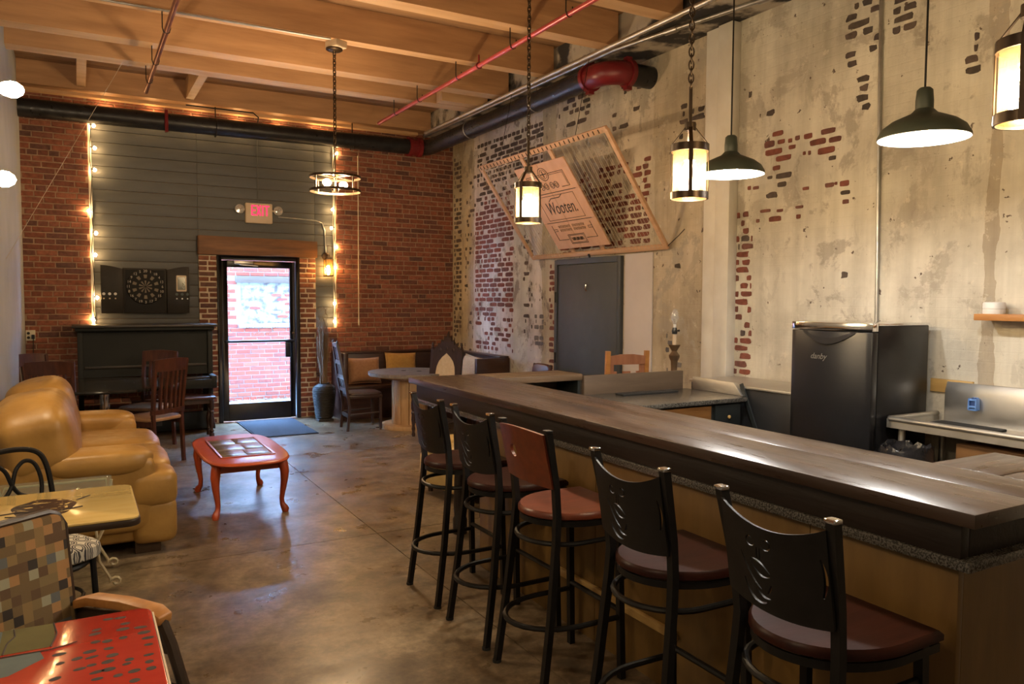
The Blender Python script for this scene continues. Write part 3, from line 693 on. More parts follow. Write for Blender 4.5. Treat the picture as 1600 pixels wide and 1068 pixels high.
# ============================================================ PIPES AND CONDUITS
def pipe_ring(mb, c, axis, r0, r1, w, n=24):
    a = {'x': Vector((1,0,0)), 'y': Vector((0,1,0))}[axis]; c = Vector(c)
    mb.tube([c-a*w/2, c-a*w/2, c+a*w/2, c+a*w/2], r1, n=n, radii=[r0, r1, r1, r0], cap=False)
# big black main along the back wall
t = thing('fire_main_pipe', 'thick black iron pipe running along the top of the back brick wall', 'pipe', (1.9,10.3,3.73))
MB().cyl((XL,10.3,3.735),(4.16,10.3,3.76),.105,n=24).build('pipe', MT['black_pipe'], t, True)
mb = MB().tube([(.98,10.18,3.60),(.98,10.18,3.86)], .02, 8); mb.tube([(.98,10.3+.118*math.cos(a),3.735+.118*math.sin(a)) for a in [math.pi*.6+i*.2 for i in range(14)]], .014, 6)
mb.build('red_clamp', MT['red_paint'], t, True)
for x in (1.55, 3.3):
    mb = MB().tube([(x,10.3,4.25),(x,10.3,3.86)], .007, 6); mb.tube([(x,10.3+.112*math.cos(a),3.735+.112*math.sin(a)) for a in [2*math.pi*i/18 for i in range(18)]], .006, 6, closed=True)
    mb.build('hanger', MT['black_metal'], t, True)
mb = MB(); pipe_ring(mb, (4.13,10.3,3.76), 'x', .105, .135, .05); pipe_ring(mb, (4.27,10.3,3.76), 'x', .105, .135, .05)
mb.cyl((4.13,10.3,3.76),(4.3,10.3,3.76),.115,n=24); mb.box(4.15,4.25,10.16,10.44,3.74,3.78)
mb.build('red_coupling', MT['red_paint'], t, True)

t = thing('fire_main_branch', 'thick black pipe along the right wall ending in a red elbow', 'pipe', (4.4,8,3.77))
MB().tube([(4.30,10.3,3.76),(4.37,10.27,3.762),(4.40,10.18,3.764),(4.40,6.30,3.775)], .105, 24).build('pipe', MT['black_pipe'], t, True)
pts = [(4.40,6.34,3.775)]+[(4.40+.20*(1-math.cos(q)),6.18-.20*math.sin(q),3.775) for q in [math.pi/2*i/10 for i in range(11)]]+[(4.66,5.98,3.775)]
MB().tube(pts, .112, 24, cap=False).build('red_elbow', MT['red_paint'], t, True)
for c, ax in (((4.40,6.29,3.775),'y'),((4.62,5.98,3.775),'x')):
    mb = MB(); pipe_ring(mb, c, ax, .10, .132, .045)
    for dz in (-.13,.13): mb.obox((c[0],c[1],c[2]+dz),(.06,.06,.05))
    mb.build('red_coupling', MT['red_paint'], t, True)
MB().cyl((4.64,5.98,3.775),(4.9,5.98,3.775),.105,n=24).build('pipe_stub', MT['black_pipe'], t, True)
for y in (8.9, 7.3):
    mb = MB().tube([(4.40+.112*math.cos(a),y,3.77+.112*math.sin(a)) for a in [2*math.pi*i/18 for i in range(18)]], .006, 6, closed=True); mb.tube([(4.40,y,3.88),(4.40,y,4.25)], .006, 6)
    mb.build('hanger', MT['conduit'], t, True)

t = thing('sprinkler_pipe', 'thin red sprinkler pipe hung under the joists near the right wall', 'pipe', (3.32,6,3.8), group='sprinkler pipes')
MB().cyl((3.32,9.3,3.8),(3.32,-2.5,3.8),.021,n=12).build('pipe', MT['red_pipe'], t, True)
for y in (8.69,7.98,6.99,5.9,5.03):
    mb = MB().tube([(3.29,y,3.95),(3.29,y,3.82),(3.30,y,3.785),(3.32,y,3.777),(3.34,y,3.785),(3.35,y,3.82),(3.35,y,3.86)], .005, 6)
    mb.build('hanger', MT['black_metal'], t, True)
mb = MB().tube([(3.32+.026*math.cos(a),6.55,3.8+.026*math.sin(a)) for a in [2*math.pi*i/12 for i in range(12)]], .008, 6, closed=True); mb.cyl((3.32,6.55,3.82),(3.32,6.55,3.9),.009,n=8)
mb.build('sprinkler_head', MT['red_paint'], t, True)
t = thing('sprinkler_pipe', 'thin copper-coloured sprinkler pipe hung under the joists on the left', 'pipe', (.686,6,3.8), group='sprinkler pipes')
MB().cyl((.686,9.16,3.8),(.686,-2.5,3.8),.022,n=12).build('pipe', MT['copper'], t, True)
for y in (8.69,7.98,6.99,5.9):
    mb = MB().tube([(.655,y,3.95),(.655,y,3.82),(.665,y,3.785),(.686,y,3.777),(.707,y,3.785),(.717,y,3.82),(.717,y,3.87)], .005, 6)
    mb.build('hanger', MT['black_metal'], t, True)

def conduit(name, label, pts, r=.013, mat='conduit', couplings=()):
    t = thing(name, label, 'conduit', pts[0])
    MB().tube(pts, r, 10).build('pipe', MT[mat], t, True)
    for a, b in couplings: MB().cyl(a, b, r*1.5, n=10).build('coupling', MT[mat], t, True)
    return t
conduit('ceiling_conduit', 'thin pale conduit under a joist running to the chandelier box', [(XL,6.90,3.93),(2.02,6.90,3.93)], .010)
conduit('wall_conduit', 'bright galvanised conduit under the wall head above the white post', [(4.68,-2.5,3.92),(4.62,4.3,3.92),(4.44,5.31,3.92),(4.36,5.85,3.92),(4.36,10.3,3.93)], .020, couplings=[((4.63,4.2,3.92),(4.612,4.35,3.92)),((4.475,5.12,3.92),(4.455,5.25,3.92))])
conduit('upper_conduit', 'dull grey pipe beside the joist ends near the right wall head', [(4.20,-2.5,3.875),(4.20,9.9,3.885)], .022, mat='steel')
conduit('vertical_conduit', 'slim metal conduit rising up the right wall behind the black fridge', [(4.885,3.455,1.2),(4.885,3.505,3.95)], .013)
conduit('ceiling_cable', 'thin bent cable pipe by the pipe hanger over the exit sign', [(1.2,10.20,3.95),(1.98,10.16,3.94),(2.05,10.2,3.9),(2.06,10.3,3.85)], .008, mat='black_metal')
conduit('sign_conduit', 'thin grey-painted conduit dropping straight down to the exit sign', [(2.10,10.56,3.7),(2.10,10.56,2.86)], .007, mat='board_grey')
conduit('lantern_conduit', 'bent grey conduit from the exit sign to the wall lantern', [(2.36,10.56,2.70),(2.86,10.56,2.68),(2.95,10.56,2.65),(2.985,10.56,2.56),(3.0,10.56,2.25)], .009, mat='conduit')
conduit('brick_conduit', 'thin ivory conduit on the brick beside the string lights', [(3.44,10.49,3.6),(3.44,10.49,1.25)], .006, mat='outlet', couplings=[((3.44,10.49,1.25),(3.44,10.49,1.33))])

# ============================================================ LAMPS
def chain(mb, x, y, z0, z1, L=.034, r=.0035, wid=.010):
    n = max(1, int((z1-z0)/(L*.8))); p = (z1-z0)/n
    for i in range(n):
        zc = z0+(i+.5)*p; a = (i % 2)*math.pi/2
        pts = []
        for k in range(10):
            q = 2*math.pi*k/10; u = wid*math.cos(q); v = L*.62*math.sin(q)
            pts.append((x+u*math.cos(a), y+u*math.sin(a), zc+v))
        mb.tube(pts, r, 5, closed=True)
def ring(mb, c, r0, r1, h, n=36):
    x, y, z = c; mb.lathe([(r0,0),(r1,0),(r1,h),(r0,h)], (x,y,z), n, close=True)

def lantern(label, y, zoff=0.0, rot=.5):
    x = 2.3; t = thing('lantern_pendant', label, 'pendant lamp', (x,y,2.06+zoff), rot, 'cylindrical lantern pendants over the bar')
    rb = .078
    mb = MB(); ring(mb, (0,0,0), rb-.004, rb+.002, .030); mb.build('lower_band', MT['bronze'], t)
    mb = MB(); ring(mb, (0,0,.20), rb-.004, rb+.002, .032); mb.build('upper_band', MT['bronze'], t)
    MB().lathe([(rb-.008,.008),(rb-.008,.215)], (0,0,0), 40, cap=False).build('glass_cylinder', MT['lamp_glass'], t)
    for k in range(4):
        a = math.pi/2*k; c, s = math.cos(a), math.sin(a)
        mb = MB().beam((c*(rb+.001),s*(rb+.001),0),(c*(rb+.001),s*(rb+.001),.232),.018,.003,up=(c,s,0))
        mb.beam((c*(rb),s*(rb),.230),(c*.016,s*.016,.310),.016,.003,up=(c*.5,s*.5,1)); mb.build('strap', MT['bronze'], t)
    mb = MB().cyl((0,0,.29),(0,0,.325),.024,n=12); mb.cyl((0,0,.32),(0,0,.475),.0075,n=10); mb.build('stem', MT['bronze'], t)
    MB().lathe([(.0,.235),(.02,.235),(.022,.20),(.026,.195),(.026,.165),(.018,.16),(0,.16)], n=16).build('socket', MT['bronze'], t)
    MB().lathe([(0,.028),(.022,.032),(.040,.052),(.046,.082),(.041,.112),(.026,.140),(.015,.163),(0,.165)], n=20).build('bulb', MT['bulb'], t)
    mb = MB(); chain(mb, 0, 0, .47, 3.93-2.06-zoff); mb.build('chain', MT['bronze'], t)
    MB().lathe([(0,1.86-zoff),(.05,1.86-zoff),(.06,1.875-zoff),(.06,1.889-zoff),(0,1.89-zoff)], n=20).build('canopy', MT['bronze'], t)
    return t
lantern('lantern pendant nearest the string art, hanging in front of its plywood sign', 3.90, .01)
lantern('lantern pendant beside the white wall post, overlapping the smaller-looking dome lamp', 2.54, 0.0, .9)
lantern('lantern pendant cut off by the right edge of the photo', 1.19, .06, .35)

def dome(label, y):
    t = thing('dome_pendant', label, 'pendant lamp', (3.2,y,2.33), 0, 'dark dome pendants')
    out = [(.185,0),(.183,.012),(.165,.045),(.13,.072),(.09,.09),(.055,.105),(.036,.125)]
    MB().lathe(out, n=48, cap=False).build('shade', MT['shade_green'], t)
    MB().lathe([(r-.004,h-.002) for r, h in out[:-1]]+[(.02,.10)], n=48, cap=False).build('reflector', MT['reflector'], t)
    MB().lathe([(0,.215),(.022,.215),(.032,.205),(.036,.16),(.036,.118),(0,.118)], n=20).build('cap', MT['shade_green'], t)
    MB().cyl((0,0,.21),(0,0,1.62),.0045,n=8).build('cord', MT['black_metal'], t)
    MB().lathe([(0,1.60),(.05,1.60),(.055,1.615),(.055,1.62),(0,1.62)], n=20).build('canopy', MT['black_metal'], t)
    MB().sq((0,0,.045),(.045,.045,.045),1,1,20,12).build('bulb', MT['bulb_white'], t)
    return t
MT['shade_green'] = M('dark_green_enamel', (.018,.024,.018), (.03,.036,.028), .45, 0, 9)
MT['reflector'] = M('white_reflector_enamel', (.85,.84,.8), (.82,.8,.76), .4)
dome('large-looking dark dome pendant at upper right, its cord left of the last lantern', 2.07)
dome('dark dome pendant hanging in front of the white wall post', 3.20)

# ring chandelier
def chandelier(label, loc):
    t = thing('ring_chandelier', label, 'chandelier', loc, .45, 'ring chandeliers')
    for z, nm in ((0.0,'lower_ring'),(.125,'upper_ring')):
        mb = MB(); ring(mb, (0,0,z), .226, .232, .022, 48); mb.build(nm, MT['bronze'], t)
    for k in range(4):
        a = math.pi/2*k; MB().cyl((.229*math.cos(a),.229*math.sin(a),0),(.229*math.cos(a),.229*math.sin(a),.147),.006,n=6).build('upright', MT['bronze'], t)
    mb = MB().beam((-.228,0,.136),(.228,0,.136),.014,.008); mb.beam((0,-.228,.136),(0,.228,.136),.014,.008); mb.build('cross_bar', MT['bronze'], t)
    mb = MB().cyl((0,0,-.0),(0,0,.33),.008,n=10); mb.lathe([(0,.0),(.03,.0),(.03,.03),(.012,.045)], n=16); mb.build('stem', MT['bronze'], t)
    for s in (-1,1):
        mb = MB().tube([(0,0,.03),(s*.04,0,.02),(s*.055,0,.035),(s*.06,0,.05)], .007, 8); mb.build('arm', MT['bronze'], t)
        b = MB().sq((s*.10,0,.075),(.045,.032,.032),1,1,18,12).build('bulb', MT['bulb_ring'], t)
    mb = MB(); chain(mb, 0, 0, .33, 1.265, .05, .005, .014); mb.build('chain', MT['bronze'], t)
    MB().lathe([(0,1.262),(.055,1.266),(.075,1.278),(.075,1.292),(0,1.292)], n=24).build('canopy', MT['bronze'], t)
    MB().box(-.065,.065,-.10,.05,1.29,1.352).build('ceiling_box', MT['cream_box'], t, bevel=.006)
chandelier('two-bulb ring chandelier on a long chain in front of the exit sign wall', (2.09,7.03,2.60))

# bare-bulb wall lamps on the left wall
for yl, z, lab, tip in ((5.0,2.74,'upper bare-bulb lamp on the pale left wall',.16),(5.0,2.26,'lower bare-bulb lamp on the pale left wall',.11),
                        (1.2,2.5,'bare-bulb wall lamp left of the red table, out of the photo',.12)):
    t = thing('wall_lamp', lab, 'wall lamp', (XL,yl,z), 0, 'bare-bulb wall lamps')
    MB().lathe([(0,0),(.05,0),(.05,.012),(.03,.022),(0,.022)], n=20, axis='x').build('back_plate', MT['conduit'], t)
    MB().cyl((.02,0,0),(tip-.02,0,0),.012,n=10).build('arm', MT['conduit'], t)
    MB().lathe([(0,tip-.03),(.02,tip-.03),(.022,tip+.02),(0,tip+.02)], n=14, axis='x').build('socket', MT['conduit'], t)
    MB().lathe([(0,tip+.015),(.018,tip+.02),(.034,tip+.05),(.044,tip+.085),(.040,tip+.115),(.022,tip+.140),(0,tip+.148)], n=18, axis='x').build('bulb', MT['bulb_wall'], t)

# exit sign with twin emergency heads
t = thing('exit_sign', 'cream exit sign with glowing red letters and two clear lamp heads', 'exit sign', (2.105,10.5,2.60))
MB().box(1.935,2.275,10.50,10.57,2.60,2.86).build('housing', MT['cream_box'], t, True, bevel=.01)
mb = MB(); z0, z1 = 2.70, 2.835
def stroke_box(x0, x1, za, zb): mb.box(2.0+x0, 2.0+x1, 10.4965, 10.4995, za, zb)
stroke_box(.005,.022,z0,z1)
for za in (z0, (z0+z1)/2-.0085, z1-.017): stroke_box(.0225,.060,za,za+.017)
for sx in (-1, 1): mb.add([(2.0+.099+sx*q, yy, zz) for yy in (10.4965, 10.4995) for q, zz in ((-.032,z0),(-.013,z0),(.032,z1),(.013,z1))], [(0,1,2,3),(4,5,6,7),(0,1,5,4),(1,2,6,5),(2,3,7,6),(3,0,4,7)])
stroke_box(.142,.159,z0,z1); stroke_box(.170,.235,z1-.017,z1); stroke_box(.194,.211,z0,z1-.0172)
mb.build('letters', MT['exit_red'], t, True, smooth=False)
for x in (1.86, 2.35):
    hb = MB().lathe([(0,.05),(.03,.05),(.058,.02),(.062,.0),(.055,-.012),(0,-.018)], (x,10.50,2.775), 24, axis='y').build('lamp_head', MT['clear'], t, True)
    MB().lathe([(0,.02),(.022,.02),(.026,.0),(0,-.004)], (x,10.505,2.775), 14, axis='y').build('lamp_lens', MT['chrome'], hb, True)
    MB().box(min(x,1.935 if x < 2 else 2.275),max(x,1.935 if x < 2 else 2.275),10.545,10.56,2.765,2.785).build('bracket', MT['cream_box'], t, True)

# wall lantern beside the door
t = thing('wall_lantern', 'small lit wall lantern on the grey boards right of the street door', 'wall lamp', (3.0,10.57,2.0))
MB().lathe([(0,0),(.055,0),(.055,-.015),(.03,-.025),(0,-.025)], (3.0,10.57,2.20), 20, axis='y').build('back_plate', MT['bronze'], t, True)
MB().tube([(3.0,10.55,2.20),(3.0,10.48,2.215),(3.0,10.45,2.19)], .010, 8).build('arm', MT['bronze'], t, True)
MB().lathe([(0,2.20),(.02,2.195),(.06,2.165),(.066,2.155),(0,2.155)], (3.0,10.44,0), 4, a0=math.pi/4).build('roof', MT['bronze'], t, True)
mb = MB().box(2.945,3.055,10.385,10.495,1.92,1.935); mb.build('base', MT['bronze'], t, True, bevel=.003)
for dx in (-.05,.05):
    for dy in (-.05,.05): MB().box(3.0+dx-.004,3.0+dx+.004,10.44+dy-.004,10.44+dy+.004,1.93,2.158).build('corner_post', MT['bronze'], t, True)
for a in range(4):
    dx, dy = ((-.048,0),(.048,0),(0,-.048),(0,.048))[a]
    MB().box(3.0+dx-(.001 if dx else .046),3.0+dx+(.001 if dx else .046),10.44+dy-(.001 if dy else .046),10.44+dy+(.001 if dy else .046),1.937,2.153).build('glass_pane', MT['lamp_glass'], t, True)
MB().lathe([(0,1.945),(.018,1.955),(.026,1.99),(.022,2.04),(.012,2.07),(0,2.075)], (3.0,10.44,0), 14).build('bulb', MT['bulb_sconce'], t, True)

# string lights
Lp = [(.215,3.643),(.222,3.383),(.217,3.128),(.146,2.643),(.214,2.383),(.201,2.126),(.21,1.617),(.164,1.35)]
Rp = [(3.045,3.82),(3.132,3.602),(3.094,3.314),(3.073,2.836),(3.053,2.583),(3.122,2.325),(3.102,2.044),(3.089,1.552),(3.087,1.306)]
Tp = [(.35,3.845),(.85,3.845),(1.35,3.845),(1.85,3.845),(2.35,3.845),(2.85,3.845)]
def strand(label, P, xc, cable, y=10.47):
    t = thing('string_lights', label, 'string lights', (P[0][0],y,P[0][1]), 0, 'string lights framing the grey boards')
    MB().tube(cable, .005, 6).build('cable', MT['rubber'], t, True)
    for (x, z) in P:
        b = MB().sq((x,y,z),(.019,.019,.022),1,1,8,6).build('bulb', MT['bulb_string'], t, True)
        s = 1 if x >= xc else -1
        if .004 < abs(x-xc) < 1: MB().tube([(xc,y,z+.012),(x-s*.012,y,z+.004)], .008, 6).build('bulb_holder', MT['rubber'], b, True)
    return t
strand('warm string lights hanging down the left edge of the grey boards', Lp, .175, [(.175+.01*math.sin(i*1.3),10.475,3.75-i*.12) for i in range(21)])
strand('warm string lights hanging down the right edge of the grey boards', Rp, 3.098, [(3.098+.012*math.sin(i*1.1),10.475,3.86-i*.125) for i in range(21)])
strand('warm string lights hidden above the black pipe, glowing on the top bricks', Tp, 99, [(.2+i*.15,10.455,3.86+.006*math.sin(i*1.7)) for i in range(20)], 10.455)
# ============================================================ THE BAR
def PB(x0,x1,y0,y1,z0,z1): return MB().box(x0,x1,y0,y1,z0,z1)
t = thing('bar_counter', 'long dark-stained plank bar with ochre front panels', 'bar counter', (2.3,3.1,0))
PB(2.04,2.345,1.14,5.12,1.030,1.07).build('plank', MT['walnut'], t, True, bevel=.003)
PB(2.349,2.579,1.14,5.12,1.030,1.0695).build('plank', MT['walnut'], t, True, bevel=.003)
PB(2.583,2.97,1.14,1.37,1.030,1.069).build('plank', MT['walnut_x'], t, True, bevel=.005)
PB(2.583,2.97,1.374,1.60,1.030,1.069).build('plank', MT['walnut_x'], t, True, bevel=.005)
PB(2.085,2.125,1.20,5.08,.925,1.030).build('fascia', MT['walnut_dark'], t, True, bevel=.004)
PB(2.125,2.575,5.04,5.08,.925,1.030).build('fascia', MT['walnut_dark'], t, True, bevel=.004)
PB(2.125,2.93,1.20,1.24,.925,1.030).build('fascia', MT['walnut_dark'], t, True, bevel=.004)
PB(2.075,2.56,1.17,5.06,.895,.925).build('granite_ledge', MT['granite'], t, True, bevel=.004)
y = 4.14; k = 0
for (ya, yb) in ((2.94,4.14),(1.72,2.937),(1.22,1.717)):
    PB(2.114,2.14,ya,yb,.0,.895).build('front_panel', MT['ochre'], t, True, bevel=.002)
PB(2.14,2.56,4.10,4.14,0,.895).build('end_panel', MT['ochre'], t, True)
PB(2.14,2.95,1.22,1.26,0,.925).build('end_panel', MT['ochre'], t, True)
PB(2.54,2.56,1.3,4.10,0,.895).build('back_panel', MT['cabinet_black'], t, True)
PB(2.095,2.114,2.35,3.30,.235,.275).build('foot_rail', MT['pine'], t, True, bevel=.004)
MB().lathe([(.05,0),(.05,.1),(.04,.12),(.045,.2),(.038,.45),(.045,.7),(.04,.76),(.05,.8),(.05,.895)], (2.29,4.79,0), 16).build('post', MT['walnut_dark'], t, True)

t = thing('bar_return', 'weathered plank bar top at the far end of the bar', 'bar counter', (2.95,4.93,0))
PB(2.583,3.30,4.77,4.93,1.022,1.07).build('plank', MT['weathered'], t, True, bevel=.006)
PB(2.583,3.30,4.934,5.12,1.022,1.069).build('plank', MT['weathered'], t, True, bevel=.006)
PB(2.60,3.28,5.07,5.10,0,1.022).build('front_board', MT['splash_wood'], t, True)
PB(3.262,3.282,4.78,5.07,0,1.022).build('side_board', MT['cabinet_black'], t, True)
PB(2.585,2.60,4.78,5.07,0,1.022).build('side_board', MT['cabinet_black'], t, True)

t = thing('back_counter', 'speckled granite back counter with a wooden splash board', 'counter', (3.45,4.45,0))
PB(2.60,4.31,4.09,4.755,.880,.912).build('granite_top', MT['granite'], t, True, bevel=.005)
PB(3.305,4.28,4.757,4.795,.80,1.055).build('splash_board', MT['splash_wood'], t, True, bevel=.004)
PB(2.62,4.29,4.14,4.76,.06,.880).build('carcass', MT['cabinet_black'], t, True)
for x0, x1, mt in ((3.05,3.50,'drawer_brown'),(3.53,3.98,'drawer_brown'),(4.02,4.27,'cabinet_black')):
    d = PB(x0,x1,4.118,4.14,.68,.865).build('drawer', MT[mt], t, True, bevel=.004)
    MB().sq(((x0+x1)/2,4.107,.775),(.013,.013,.013),1,1,12,8).build('knob', MT['pine'], d, True)
    d = PB(x0,x1,4.118,4.14,.09,.665).build('cupboard_door', MT[mt], t, True, bevel=.004)
o = PB(3.52,4.06,4.56,4.66,.9125,.926).build('bar_mat', MT['rubber'], bevel=.003); tag(o, 'long black rubber bar mat on the granite back counter', 'bar mat')

t = thing('ice_bin', 'black bar cabinet with a glossy top between granite counter and fridge', 'bar cabinet', (4.62,4.2,0))
PB(4.37,4.88,3.72,4.76,.0,.965).build('body', MT['black_gloss'], t, True, bevel=.004)
PB(4.355,4.89,3.70,4.77,.965,.985).build('top', MT['steel_top'] if 'steel_top' in MT else MT['steel'], t, True, bevel=.003)
MB().prism([(4.16,.912),(4.69,.912),(4.69,1.01),(4.24,1.005)], lambda y, z: (4.318,y,z), lambda y, z: (4.352,y,z)).build('side_splash', MT['steel'], t, True, bevel=.002)
MB().beam((4.345,4.19,1.0),(4.345,4.03,.66),.03,.012,up=(1,0,0)).build('slanted_edge', MT['cabinet_black'], t, True)
PB(4.40,4.86,3.705,3.72,.55,.63).build('lower_ledge', MT['cabinet_black'], t, True)

# ---- fridge
t = thing('refrigerator', 'black upright refrigerator with chrome-trimmed curved door', 'refrigerator', (4.5,3.32,0))
PB(4.29,4.80,3.02,3.62,.03,1.475).build('body', MT['fridge'], t, True, bevel=.008)
PB(4.285,4.805,3.015,3.625,1.475,1.49).build('top_trim', MT['chrome'], t, True, bevel=.003)
def curvedoor(z0, z1, grow=0.0, hole=False):
    pts = [(4.28,3.015),(4.28,3.625)]
    n = 14; c = [(4.225-grow-.032*math.sin(math.pi*i/n), 3.625-(.61)*i/n) for i in range(n+1)]
    return MB().prism(pts[1:]+c+pts[:1], lambda x, y: (x,y,z0), lambda x, y: (x,y,z1))
dr = curvedoor(.06, 1.435).build('door', MT['fridge'], t, True, bevel=.006)
curvedoor(1.44, 1.49, .004).build('chrome_cap', MT['chrome'], dr, True, bevel=.004)
cr = MB(); n = 16
pts = [( -.20+.40*i/n, -.075*math.sin(math.pi*i/n)) for i in range(n+1)]
def dx(y): return 4.225-.032*math.sin(math.pi*(3.625-y)/.61)
cr.prism(pts+[(.2,.012),(-.2,.012)], lambda a, b: (dx(3.32-a)-.0015, 3.32-a, 1.425+b), lambda a, b: (dx(3.32-a)-.009*math.sin(math.pi*(a+.2)/.4)-.003, 3.32-a, 1.425+b))
cr.build('grip_scoop', MT['fridge'], dr, True)
mb = MB(); put_text(mb, 'danby', lambda x, y, z: (dx(3.385-x)-.002-z, 3.385-x, 1.268+y)); mb.build('lettering', MT['conduit'], dr, True, smooth=False)
for x, y in ((4.33,3.06),(4.33,3.58),(4.76,3.06),(4.76,3.58)): MB().cyl((x,y,0),(x,y,.035),.02,n=10).build('foot', MT['rubber'], t, True)

# ---- sink
t = thing('utility_sink', 'stainless steel sink with tall splashback on the right wall', 'sink', (4.6,2.25,0))
zt = .905
rim = MB().tube([(4.86,2.985,zt),(4.37,2.985,zt),(4.355,2.97,zt),(4.355,1.55,zt)], .016, 10); rim.build('rolled_rim', MT['steel'], t, True)
PB(4.36,4.86,1.52,2.98,zt-.055,zt-.045).build('drainboard', MT['steel'], t, True)
mb = PB(4.35,4.36,1.52,2.99,zt-.055,zt); mb.box(4.36,4.86,2.975,2.985,zt-.055,zt); mb.build('side_skirt', MT['steel'], t, True)
mb = MB().prism([(4.845,zt-.05),(4.845,1.055),(4.868,1.115),(4.892,1.115),(4.892,zt-.05)], lambda x, z: (x,1.5,z), lambda x, z: (x,2.93,z))
mb.build('splashback', MT['steel'], t, True, bevel=.002)
mb = PB(4.42,4.80,1.55,2.15,.55,.56); mb.box(4.41,4.42,1.55,2.15,.55,zt-.05); mb.box(4.80,4.81,1.55,2.15,.55,zt-.05); mb.box(4.42,4.80,2.14,2.15,.55,zt-.05); mb.box(4.42,4.80,1.55,1.56,.55,zt-.05)
mb.build('basin', MT['steel'], t, True)
for x, y in ((4.40,1.58),(4.82,1.58),(4.40,2.92),(4.82,2.92)): MB().cyl((x,y,0),(x,y,zt-.055),.02,n=12).build('leg', MT['steel'], t, True)
o = MB().prism(rrect(4.55,4.78,2.50,2.90,.02), lambda x, y: (x,y,zt-.044), lambda x, y: (x,y,zt-.030)).build('drain_mat', MT['rubber'], bevel=.003); tag(o, 'black rubber mat lying on the sink drainboard', 'mat')
MT['navy'] = M('dark_blue_sponge', (.03,.07,.22), (.02,.05,.16), .8)
t = thing('sponge_holder', 'small blue plastic holder stuck to the sink splashback', 'holder', (4.82,2.73,.97))
mb = PB(4.80,4.844,2.705,2.755,.955,.965); mb.box(4.80,4.844,2.705,2.712,.965,1.03); mb.box(4.80,4.844,2.748,2.755,.965,1.03); mb.box(4.837,4.844,2.712,2.748,.965,1.035); mb.box(4.80,4.806,2.712,2.748,.965,.985); mb.box(4.80,4.806,2.712,2.748,1.015,1.03)
mb.build('shell', MT['plastic_blue'], t, True, bevel=.002)
MB().sq((4.82,2.73,1.0),(.012,.014,.036),.4,.4,12,8).build('sponge', MT['navy'], t, True)
o = PB(4.878,4.9,2.775,3.05,1.04,1.125).build('wall_board', MT['pine'], bevel=.003); tag(o, 'short yellow pine board fixed to the wall behind the fridge', 'board')
t = thing('wall_shelf', 'honey-coloured wooden shelf on the right wall above the sink', 'shelf', (4.8,2.1,1.52))
PB(4.72,4.9,1.3,2.695,1.515,1.555).build('shelf_board', MT['shelf'], t, True, bevel=.004)
for y in (1.5,2.4): MB().prism([(0,0),(.15,0),(0,-.15)], lambda a, b: (4.9-a,y,1.515+b), lambda a, b: (4.9-a,y+.02,1.515+b)).build('bracket', MT['shelf'], t, True)
t = thing('wifi_router', 'white cylindrical gadget standing on the wall shelf', 'gadget', (4.80,2.62,1.555))
MB().lathe([(0,0),(.058,0),(.060,.006),(.060,.028),(.056,.030)], n=28).build('base', MT['plastic_white'], t)
MB().lathe([(.056,.030),(.060,.032),(.060,.062),(.054,.070),(0,.071)], n=28).build('cap', MT['plastic_white'], t)
MB().lathe([(.0565,.028),(.0575,.029),(.0575,.033),(.0565,.034)], n=28, cap=False).build('seam', MT['grey_numbers'], t)
o = PB(4.46,4.80,2.22,2.62,.0,.80).build('cardboard_panel', MT['kraft'], bevel=.006); tag(o, 'brown cardboard box standing under the sink', 'box')
mb = PB(4.455,4.462,2.41,2.43,.05,.78); mb.build('tape_strip', MT['tan_seat'], o)
def bin_with_bag(label, x, y, r, h, seed):
    t = thing('trash_can', label, 'trash can', (x,y,0), 0, 'trash cans behind the bar')
    MB().lathe([(0,0),(r*.8,0),(r,h),(r*.95,h),(r*.77,.02),(0,.02)], n=28).build('can', MT['rubber'], t)
    mb = MB(); rr = random.Random(seed); n = 40; prof = [(1.05,-.16),(1.07,-.08),(1.05,.0),(1.0,.03),(.93,.01),(.88,-.08),(.84,-.2)]
    vs = []; fs = []
    for i, (k, dz) in enumerate(prof):
        for j in range(n):
            a = 2*math.pi*j/n; q = r*(k+.035*math.sin(j*2.7+i)+rr.uniform(-.02,.02)); vs.append((q*math.cos(a), q*math.sin(a), h+dz+rr.uniform(-.015,.02)))
    for i in range(len(prof)-1):
        for j in range(n): fs.append((i*n+j, i*n+(j+1) % n, (i+1)*n+(j+1) % n, (i+1)*n+j))
    mb.add(vs, fs); mb.build('liner_bag', MT['bag'], t, ang=60)
    return t
bin_with_bag('black bin with a shiny black liner beside the fridge', 3.90, 2.64, .16, .70, 3)
bin_with_bag('dark bin with bag tucked under the sink end', 4.27, 2.80, .14, .74, 4)

